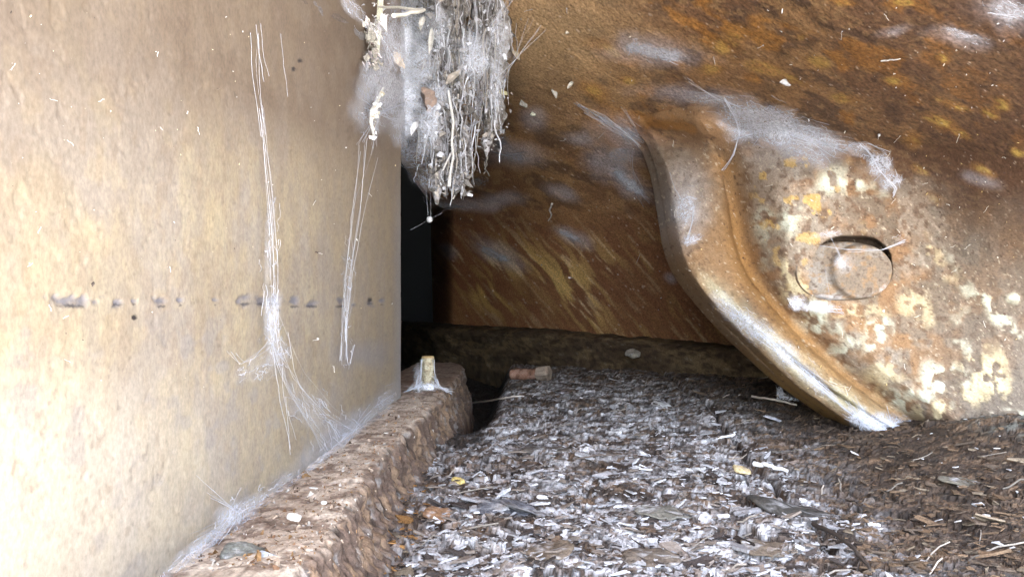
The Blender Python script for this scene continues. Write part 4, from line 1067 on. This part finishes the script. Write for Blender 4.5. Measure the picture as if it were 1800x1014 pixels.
# bead hanging on two threads under the clump
def bead():
    th = np.linspace(0, 2 * math.pi, 20, endpoint=False); ph = np.linspace(0.05, math.pi - 0.05, 14)
    c = H(755, 386, 0.03); r = 5.2 * PX
    p = c + r * np.stack([np.sin(ph)[:, None] * np.cos(th), np.sin(ph)[:, None] * np.sin(th), np.cos(ph)[:, None] * 1.1 + 0 * th], -1)
    m, nt, N, L = new_mat('wet_silk'); out = N.new('ShaderNodeOutputMaterial'); b = N.new('ShaderNodeBsdfPrincipled'); L.new(b.outputs[0], out.inputs[0])
    b.inputs['Base Color'].default_value = (0.45, 0.46, 0.48, 1); b.inputs['Roughness'].default_value = 0.12; b.inputs['Coat Weight'].default_value = 1
    o = link('hanging_bead', mesh_np('hanging_bead', p.reshape(-1, 3), gridfaces(14, 20, 0, True)), m)
    mb = MB()
    for a, b_ in (((749, 335), (753, 381)), ((757, 335), (757, 381)), ((757, 384), (778, 374)), ((751, 388), (722, 404))):
        q = np.linspace(a, b_, 6); V, f = tube(H(q[:, 0], q[:, 1], 0.03), 0.00025, 4); mb.add(V, f, WEB_COL * 0.6)
    mb.build('threads', M_thread, o)
    tag(o, 'tiny shiny bead hanging on two threads under the litter clump', 'bead')
bead()

# ================================================================ DEAD LEAVES AND SCRAPS
def leaf_mesh(rng, L, W, curl, col):
    n, m = 14, 7
    s = np.linspace(0, 1, n); w = W * np.sin(np.pi * np.clip(s, .02, .98) ** 0.8) ** 0.8
    t = np.linspace(-1, 1, m)
    x = s[:, None] * L + 0 * t; y = w[:, None] * t[None] * 0.5
    z = curl * (np.abs(t)[None] ** 1.5) * w[:, None] + 0.35 * curl * L * (s[:, None] - 0.5) ** 2 * 2 - 0.02 * L * np.exp(-(t[None] / 0.15) ** 2)
    p = np.stack([x, y, z], -1); p += (fbm(p, 90, 4, int(rng.integers(999)))[..., None] - 0.5) * 0.6 * W
    p[..., 0] -= L / 2
    c = np.array(col) * (0.35 + 0.9 * fbm(p, 220, 4, 7))[..., None]
    return p, c
def leaf(label, pos, L, W, rot, col, curl=0.5, name='dead_leaf', cat='dead leaf', group=None):
    rng = np.random.default_rng(int(L * 1e6) % 9999)
    p, c = leaf_mesh(rng, L, W, curl, col)
    p = p @ rotm(*rot).T + pos
    nrm = rotm(*rot) @ np.array([0, 0, 0.0005])
    n, m = p.shape[:2]
    o = sheet(name, p, c, nrm, M_leaf)
    tag(o, label, cat, group); return o
R_ = math.radians
leaf('curled tan dead leaf caught in web beside the pale stem', H(699, 108, 0.16), 26 * PX, 15 * PX, (R_(80), R_(60), 0.2), (0.48, 0.40, 0.32), 0.5)
leaf('brown dead leaf stuck on the left side of the long clump', H(750, 178, 0.062), 44 * PX, 24 * PX, (R_(70), R_(65), 0.3), (0.30, 0.22, 0.18), 0.4)
leaf('grey dead leaf lying slantwise across the long clump', H(797, 136, 0.06), 34 * PX, 12 * PX, (R_(90), R_(-45), 0.1), (0.36, 0.32, 0.28), 0.3)
leaf('white seed husk dangling left of the long clump', H(728, 226, 0.05), 24 * PX, 11 * PX, (R_(85), R_(115), 0.0), (0.80, 0.80, 0.82), 0.3, 'seed_husk', 'seed husk')
leaf('pale scrap of leaf in the web near the top of the gap', H(742, 42, 0.05), 24 * PX, 10 * PX, (R_(85), R_(105), 0.0), (0.6, 0.58, 0.54), 0.3)
leaf('thin pale leaf hanging at the top left of the long clump', H(757, 75, 0.06), 46 * PX, 9 * PX, (R_(85), R_(95), 0.0), (0.52, 0.50, 0.47), 0.5)
leaf('yellowish leaf scrap on the right edge of the dark clump', H(884, 166, 0.0), 18 * PX, 10 * PX, (R_(70), R_(10), 0.2), (0.52, 0.48, 0.30), 0.5)
for lab, u, v, L, W, an, c in (('tan dead leaf sticking out where the dark clump meets the plate', 904, 97, 24, 12, 60, (0.42, 0.36, 0.28)), ('grey crumpled leaf scrap on the plate right of the clump', 919, 185, 18, 13, 30, (0.38, 0.36, 0.33)),
                               ('small narrow grey leaf on the plate below the tan dust', 973, 166, 17, 8, 70, (0.45, 0.42, 0.38)), ('pale bent leaf scrap on the plate, uppermost of the small ones', 1003, 150, 18, 7, -50, (0.55, 0.52, 0.46)),
                               ('star-shaped grey leaf scrap on the overhead plate above the bracket', 1378, 150, 22, 12, 10, (0.45, 0.44, 0.44)), ('round pale seed stuck on the brown plate', 937, 203, 10, 9, 0, (0.5, 0.5, 0.42))):
    leaf(lab, back(u, v, 0.012), L * float(Dback(u, v)) / F, W * float(Dback(u, v)) / F, (R_(75), R_(an), 0.2), c, 0.6)

def twig(label, pts, r, col, cat='twig', name='twig'):
    rng = np.random.default_rng(len(label)); pts = np.asarray(pts, float)
    t = np.linspace(0, 1, 14); tk = np.linspace(0, 1, len(pts))
    q = np.stack([np.interp(t, tk, pts[:, k]) for k in range(3)], -1) + rng.normal(0, r * 0.25, (14, 3))
    mb = MB(); V, f = tube(q, r * (1.05 - 0.4 * t), 6); mb.add(V, f, np.array(col) * (0.8 + 0.4 * rng.random((len(V), 1))))
    for e in (0, -1):
        ring = V.reshape(14, 6, 3)[e]; mb.add(np.concatenate([ring, q[e][None]]), [[i, (i + 1) % 6, 6] for i in range(6)], col)
    o = mb.build(name, M_leaf); tag(o, label, cat); return o
twig('straight pale twig sticking out across the packed dirt at the top', [left(552., 29., 0.06), left(610., 18., 0.07), H(664, 12, 0.29)], 0.0016, (0.55, 0.52, 0.46))
twig('thin white twig stuck to the rear plate right of the clump', [back(971, 357, .01), back(966, 370, .012), back(970, 378, .012), back(964, 388, .01)], 0.0022, (0.55, 0.52, 0.48))
twig('little white stick on the overhead plate near the top', [back(1549, 108, .004), back(1582, 104, .005)], 0.0007, (0.6, 0.58, 0.55))
twig('pale straw lying on the floor beside the far end of the ledge', [floor_at(830, 718, .012), floor_at(880, 716, .014), floor_at(905, 711, .014), floor_at(921, 709, .012)], 0.0017, (0.50, 0.45, 0.40))
twig('white peeled stick lying on the floor in front of the bracket', [floor_at(1326, 838, .012), floor_at(1350, 843, .014), floor_at(1385, 847, .010)], 0.0024, (0.6, 0.6, 0.62))
twig('curved pale straw on the dark floor below the bracket rim', [floor_at(1322, 711, .012), floor_at(1350, 719, .016), floor_at(1400, 724, .010)], 0.0018, (0.5, 0.46, 0.40))
twig('short white stick on the brown earth at the lower right', [floor_at(1526, 951, .012), floor_at(1546, 954, .012)], 0.0012, (0.75, 0.75, 0.75))
twig('dark thin stem lying across the pale powder', [floor_at(1010, 828, .012), floor_at(1050, 825, .014), floor_at(1090, 819, .012)], 0.0010, (0.10, 0.08, 0.07))
twig('long dark root lying in the crack of the floor', [floor_at(1430, 935, .006), floor_at(1470, 965, .010), floor_at(1500, 990, .010), floor_at(1530, 1020, .006)], 0.0016, (0.05, 0.04, 0.035), 'root', 'root')  # dark strand added to draw a crack line, no real root

# single larger flakes one can pick out on the floor
def flake(label, u, v, size, col, tilt=(0, 0), el=1.0, th=0.2, cat='rust flake', name='rust_flake', up=0.002, surf=None, yaw=0.0):
    rng = np.random.default_rng(int(u * 7 + v))
    n, m = 9, 40
    an = np.linspace(0, 2 * math.pi, m, endpoint=False)
    rr = 1 + 0.5 * (fbm(np.stack([np.cos(an), np.sin(an), 0 * an + u], -1), 1.4, 4, 3) - 0.5) * 1.6
    prof = [(0.02, th), (0.3, th), (0.6, th), (0.85, th * .95), (0.96, th * .8), (1.0, th * .4), (0.98, 0.0), (0.6, -0.02), (0.02, -0.02)]
    p = np.array([[(a * rr[k] * math.cos(an[k]), a * rr[k] * math.sin(an[k]) * el, z) for k in range(m)] for a, z in prof]) * size
    p[..., 2] += (fbm(p, 1.4 / size, 4, int(u)) - 0.5) * size * 0.28
    c = np.array(col) * (0.55 + 0.9 * fbm(p, 2.5 / size, 4, 9))[..., None]
    c = mixc(c, [0.5, 0.5, 0.52], ss(0.60, 0.70, fbm(p, 4 / size, 3, 12)) * 0.5)
    p = p @ rotm(tilt[0], tilt[1], yaw).T + (surf if surf is not None else floor_at(u, v, up))
    o = link(name, mesh_np(name, p.reshape(-1, 3), gridfaces(len(prof), m, 0, True), c), M_floor); tag(o, label, cat); return o
flake('smooth orange-brown oval flake lying beside the ledge', 768, 913, 0.0115, (0.26, 0.15, 0.085), (0.25, 0.1), 0.8, 0.25, up=.003)
flake('small yellow scrap lying beside the ledge', 805, 852, 0.006, (0.55, 0.42, 0.15), (0.3, 0.3), 0.9, 0.4, cat='scrap', name='yellow_scrap', up=.003)
flake('broad tan flake with dark rim in the front of the pale powder', 1145, 985, 0.017, (0.13, 0.105, 0.085), (0.15, 0.0), 0.7, 0.09, up=.002)
flake('flat olive-grey flake in the middle of the pale powder', 1160, 905, 0.020, (0.15, 0.14, 0.12), (0.10, 0.08), 0.7, 0.08, up=.002)
flake('large dark grey slab on the border of the pale powder and brown earth', 1395, 905, 0.034, (0.055, 0.050, 0.045), (0.05, 0.16), 0.55, 0.10, up=.001, yaw=-0.5)
flake('tan rough flake at the front edge left of centre', 965, 975, 0.016, (0.13, 0.10, 0.075), (0.15, -0.1), 0.7, 0.09, up=.002)
flake('dull brown flake in the front right of the pale powder', 1345, 970, 0.017, (0.13, 0.10, 0.075), (0.1, 0.12), 0.7, 0.09, up=.002)
flake('pale yellow chip on the border of the powder', 1302, 832, 0.009, (0.52, 0.42, 0.24), (0.2, 0.2), 0.8, 0.3, up=.003)
flake('white chip standing among dark flakes left of centre', 955, 883, 0.0065, (0.62, 0.62, 0.64), (0.7, 0.2), 0.8, 0.25, up=.001)
flake('dark blue-grey triangular flake left of centre', 890, 902, 0.021, (0.10, 0.10, 0.115), (0.3, 0.1), 0.6, 0.10, up=.003)
flake('dark grey flake beside the white chip', 925, 905, 0.017, (0.14, 0.135, 0.14), (-0.2, 0.3), 0.7, 0.10, up=.003)
flake('long dark flake lying level in the far pale powder', 960, 796, 0.028, (0.10, 0.085, 0.075), (0.05, 0.0), 0.35, 0.14, up=.001)
flake('pale square chip on the floor below the flange', 1160, 713, 0.014, (0.50, 0.50, 0.52), (0.2, 0.1), 0.8, 0.2, up=.002)
flake('pale flat flake on the brown earth at the right', 1690, 850, 0.020, (0.14, 0.125, 0.10), (0.1, 0.1), 0.5, 0.10, up=.001)
flake('bluish smear of dusty flake on the dark floor under the bracket rim', 1362, 738, 0.014, (0.5, 0.52, 0.58), (0.1, 0.3), 0.6, 0.12, up=.001)
flake('round pale pebble on the flange', 1112, 622, 0.015, (0.27, 0.25, 0.22), (0.5, 0.0), 0.9, 0.6, cat='pebble', name='pebble', surf=P(1112, 624, 1.50))
flake('white flake lying on the ledge near the cream wall', 551, 866, 0.0030, (0.75, 0.76, 0.8), (0.0, 0.2), 0.6, 0.15, cat='white flake', name='white_flake', surf=P(551, 866, 0.445) + [0, 0, 0.003], yaw=0.9)
flake('white crumb on the ledge edge beside the crack', 569, 896, 0.0018, (0.7, 0.7, 0.7), (0.3, 0.2), 0.8, 0.5, cat='white flake', name='white_flake', surf=P(569, 896, 0.41) + [0, 0, 0.004])
flake('small star of white crumbs near the front of the ledge', 516, 924, 0.004, (0.8, 0.8, 0.8), (0.3, 0.2), 0.6, 0.5, cat='white flake', name='white_flake', surf=P(516, 924, 0.381) + [0, 0, 0.004])
flake('greenish grey lump on the front end of the ledge', 425, 970, 0.013, (0.17, 0.175, 0.16), (0.2, 0.2), 0.7, 0.3, cat='lump', name='mossy_lump', surf=P(430, 975, 0.338) + [0, 0, -0.002])
flake('curled grey sliver standing at the front end of the ledge', 493, 1000, 0.010, (0.42, 0.45, 0.50), (1.1, 0.6), 0.35, 0.15, cat='sliver', name='grey_sliver', surf=P(493, 992, 0.335))

# tiny pale specks of dirt on the plates
def specks(name, surf, n, box, seed, szf, cols):
    rng = np.random.default_rng(seed); mb = MB()
    k = 0
    while k < n:
        u = rng.uniform(box[0], box[1]); v = rng.uniform(box[2], box[3])
        if name == 'bracket_dirt_specks' and (u < outline(v) + 10 or v > 700): continue
        k += 1
        q = surf(np.array(u), np.array(v), 0.002); s = rng.lognormal(math.log(1.5), 0.5) * q[1] / F * szf
        V, f = flake_geo(rng, s, s * 0.3); V = V @ rotm(*rng.uniform(0, 6.28, 3)).T + q
        mb.add(V, f, np.array(cols[rng.integers(len(cols))]) * rng.uniform(0.7, 1.2))
        if rng.random() < 0.12:
            L = rng.uniform(6, 16); an = rng.uniform(0, 3.14)
            V, f = thread(surf, [(u, v), (u + L * math.cos(an), v + L * math.sin(an))], 0.003, 0.4 * q[1] / F, 0.6, rng, 5); mb.add(V, f, cols[0])
    tag(mb.build(name, M_dust, smooth=False), kind='stuff')
specks('wall_dirt_specks', left, 200, (0, 700, 20, 680), 61, 0.75, [(0.75, 0.73, 0.7), (0.7, 0.6, 0.4), (0.10, 0.08, 0.07), (0.2, 0.16, 0.13)])
specks('plate_dirt_specks', back, 230, (800, 1790, 10, 560), 62, 1.1, [(0.6, 0.58, 0.56), (0.5, 0.45, 0.38), (0.62, 0.6, 0.62)])
specks('bracket_dirt_specks', brk, 260, (1120, 1790, 230, 700), 63, 1.0, [(0.6, 0.57, 0.52), (0.55, 0.42, 0.2), (0.08, 0.05, 0.04)])

# ================================================================ BOLTS
def lathe(ax0, axd, prof, n=32, hexa=None):
    axd = np.asarray(axd, float); axd /= np.linalg.norm(axd)
    e1 = np.cross(axd, [0, 0.3, 1.0]); e1 /= np.linalg.norm(e1); e2 = np.cross(e1, axd)
    th = np.linspace(0, 2 * math.pi, n, endpoint=False); g = np.ones(n)
    if hexa: g = math.cos(math.pi / 6) / np.cos(((th + hexa) % (math.pi / 3)) - math.pi / 6)
    pr = np.asarray(prof, float)
    p = ax0 + pr[:, 0][:, None, None] * axd + (pr[:, 1][:, None] * g[None])[..., None] * (np.cos(th)[None, :, None] * e1 + np.sin(th)[None, :, None] * e2)
    return p, gridfaces(len(pr), n, 0, True)
def rustcol(p, base, hi, sc=120, seed=1):
    a = fbm(p, sc, 4, seed); c = np.zeros(p.shape) + np.array(base)
    return mixc(mixc(c, hi, ss(0.45, 0.62, a)), np.array(base) * 0.4, ss(0.42, 0.3, a) * 0.8)
def loose_bolt():
    Yb = float(floor_at(935, 668)[1]); r = 9.5 * Yb / F
    a = P(899, 658, Yb + 0.03); b = P(946, 656.5, Yb); ax = b - a; L = np.linalg.norm(ax); ax = ax / L
    zz = np.linspace(0, L, 60)
    rr = r * (1 + 0.05 * np.abs(((zz / (r * 0.35)) % 1) * 2 - 1) * (zz < L * 0.55)); rr[0] = r * 0.02; rr[1] = r * 0.9
    zz[1] = 0.0
    p, f = lathe(a, ax, np.stack([zz, rr], -1)); p = p + 0.0022 * (fbm(p, 90, 3, 4)[..., None] - 0.5)
    sh = link('loose_bolt', mesh_np('loose_bolt', p.reshape(-1, 3), f, rustcol(p, (0.27, 0.145, 0.10), (0.36, 0.22, 0.17))), M_ledge)
    rh = r * 1.55; hl = 22 * Yb / F
    pr = [(0, 0.01), (0, rh * .95), (hl * .08, rh), (hl * .85, rh), (hl * .95, rh * .95), (hl, rh * .82), (hl, .001)]
    p, f = lathe(b, ax, pr, 60, 0.3); p = p + 0.002 * (fbm(p, 80, 3, 6)[..., None] - 0.5)
    link('head', mesh_np('head', p.reshape(-1, 3), f, rustcol(p, (0.25, 0.19, 0.15), (0.34, 0.28, 0.23))), M_ledge, sh)
    tag(sh, 'loose reddish rusted bolt lying on the floor at the back', 'bolt')
loose_bolt()
def stud():
    Yb = 0.97; k = Yb / F; r = 11 * k
    base = P(752, 690, Yb); h = 64 * k
    zz = np.linspace(0, h, 130); rr = r * (1 + 0.07 * (np.abs(((zz / (3.4 * k)) % 1) * 2 - 1) - 0.5))
    rr[-3:] = [r * 0.95, r * 0.6, 0.0005]; zz[-3:] = [h, h + .0006, h + .0006]
    p, f = lathe(base, (0, 0, 1), np.stack([zz, rr], -1), 40)
    c = rustcol(p, (0.34, 0.29, 0.20), (0.46, 0.42, 0.31), 200, 3); c = mixc(c, [0.38, 0.24, 0.08], ss(h * 0.93, h * 0.98, p[..., 2] - base[2]) * 0.7)
    c = mixc(c, [0.6, 0.6, 0.65], ss(h * 0.35, h * 0.05, p[..., 2] - base[2]) * 0.8)
    o = link('threaded_stud', mesh_np('threaded_stud', p.reshape(-1, 3), f, c), M_ledge)
    tag(o, 'short upright threaded stud with pale web round its foot, on the ledge', 'stud')
stud()
web('white cobweb skirt around the foot of the threaded stud', lambda u, v, off: P(u, v, 0.945 - off), [(750, 680, 30, 9, 0, 0.95), (735, 660, 8, 22, 0, 0.35), (725, 695, 20, 8, -25, 0.6)],
    [(10, 4, .0006, [(740, 668), (730, 682), (715, 688)]), (8, 4, .0006, [(764, 668), (772, 680), (790, 688)]), (6, 2, .0005, [(741, 630), (740, 655), (736, 680)]), (4, 2, .0005, [(763, 632), (764, 655), (768, 678)])], 50)

# ================================================================ SURROUNDINGS
def slab(name, x0, x1, y0, y1, z0, z1, mat):
    v = [(x, y, z) for x in (x0, x1) for y in (y0, y1) for z in (z0, z1)]
    f = [(0, 1, 3, 2), (4, 6, 7, 5), (0, 4, 5, 1), (2, 3, 7, 6), (0, 2, 6, 4), (1, 5, 7, 3)]
    me = bpy.data.meshes.new(name); me.from_pydata(v, [], f); me.update()
    return link(name, me, mat)
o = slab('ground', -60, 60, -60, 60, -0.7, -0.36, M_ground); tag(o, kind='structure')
# added walls and roof that block light; near-black so the gap reads dark
for nm, b in (('rear_blocker', (-1.6, 2.2, 3.6, 3.9, -0.5, 1.6)), ('side_blocker', (-0.95, -0.75, 0.05, 3.6, -0.5, 1.6)), ('side_blocker', (1.15, 1.35, 0.10, 3.6, -0.5, 1.6)),
              ('front_blocker', (-0.75, -0.207, 0.05, 0.12, -0.5, 1.6)), ('roof_blocker', (-1.6, 2.2, 0.14, 3.9, 1.2, 1.6))):
    o = slab(nm, *b, M_blocker); tag(o, kind='structure')

# ================================================================ LIGHT, CAMERA
w = bpy.data.worlds.new('World'); scene.world = w; w.use_nodes = True
nt = w.node_tree; bg = nt.nodes['Background']
sky = nt.nodes.new('ShaderNodeTexSky'); sky.sky_type = 'NISHITA'; sky.sun_disc = False
SUN_DIR = np.array([0.30, 1.0, -1.3]); SUN_DIR /= np.linalg.norm(SUN_DIR)
sky.sun_elevation = math.asin(-SUN_DIR[2]); sky.sun_rotation = math.atan2(-SUN_DIR[0], -SUN_DIR[1])
hs = nt.nodes.new('ShaderNodeHueSaturation'); hs.inputs['Saturation'].default_value = 0.6
nt.links.new(sky.outputs[0], hs.inputs['Color']); nt.links.new(hs.outputs[0], bg.inputs[0]); bg.inputs[1].default_value = 0.15
from mathutils import Vector
ld = bpy.data.lights.new('sun', 'SUN'); ld.energy = 5.0; ld.angle = math.radians(0.5); ld.color = (1, 0.97, 0.93)
lo = bpy.data.objects.new('sun', ld); COL.objects.link(lo)
lo.rotation_euler = Vector(SUN_DIR).to_track_quat('-Z', 'Y').to_euler()
cd = bpy.data.cameras.new('camera'); co = bpy.data.objects.new('camera', cd); COL.objects.link(co)
co.location = (0, 0, 0); co.rotation_euler = (math.pi / 2, 0, 0)
cd.sensor_width = 36; cd.lens = F * 36 / 1800; cd.shift_x = -(CX - 900) / 1800; cd.shift_y = (CY - 507) / 1800
cd.clip_start = 0.01; cd.clip_end = 500
scene.camera = co
scene.render.engine = 'CYCLES'
scene.cycles.use_denoising = True
scene.cycles.max_bounces = 8
scene.cycles.transparent_max_bounces = 16
vs = scene.view_settings
vs.view_transform = 'Standard'; vs.look = 'None'; vs.gamma = 1; vs.exposure = 3.75
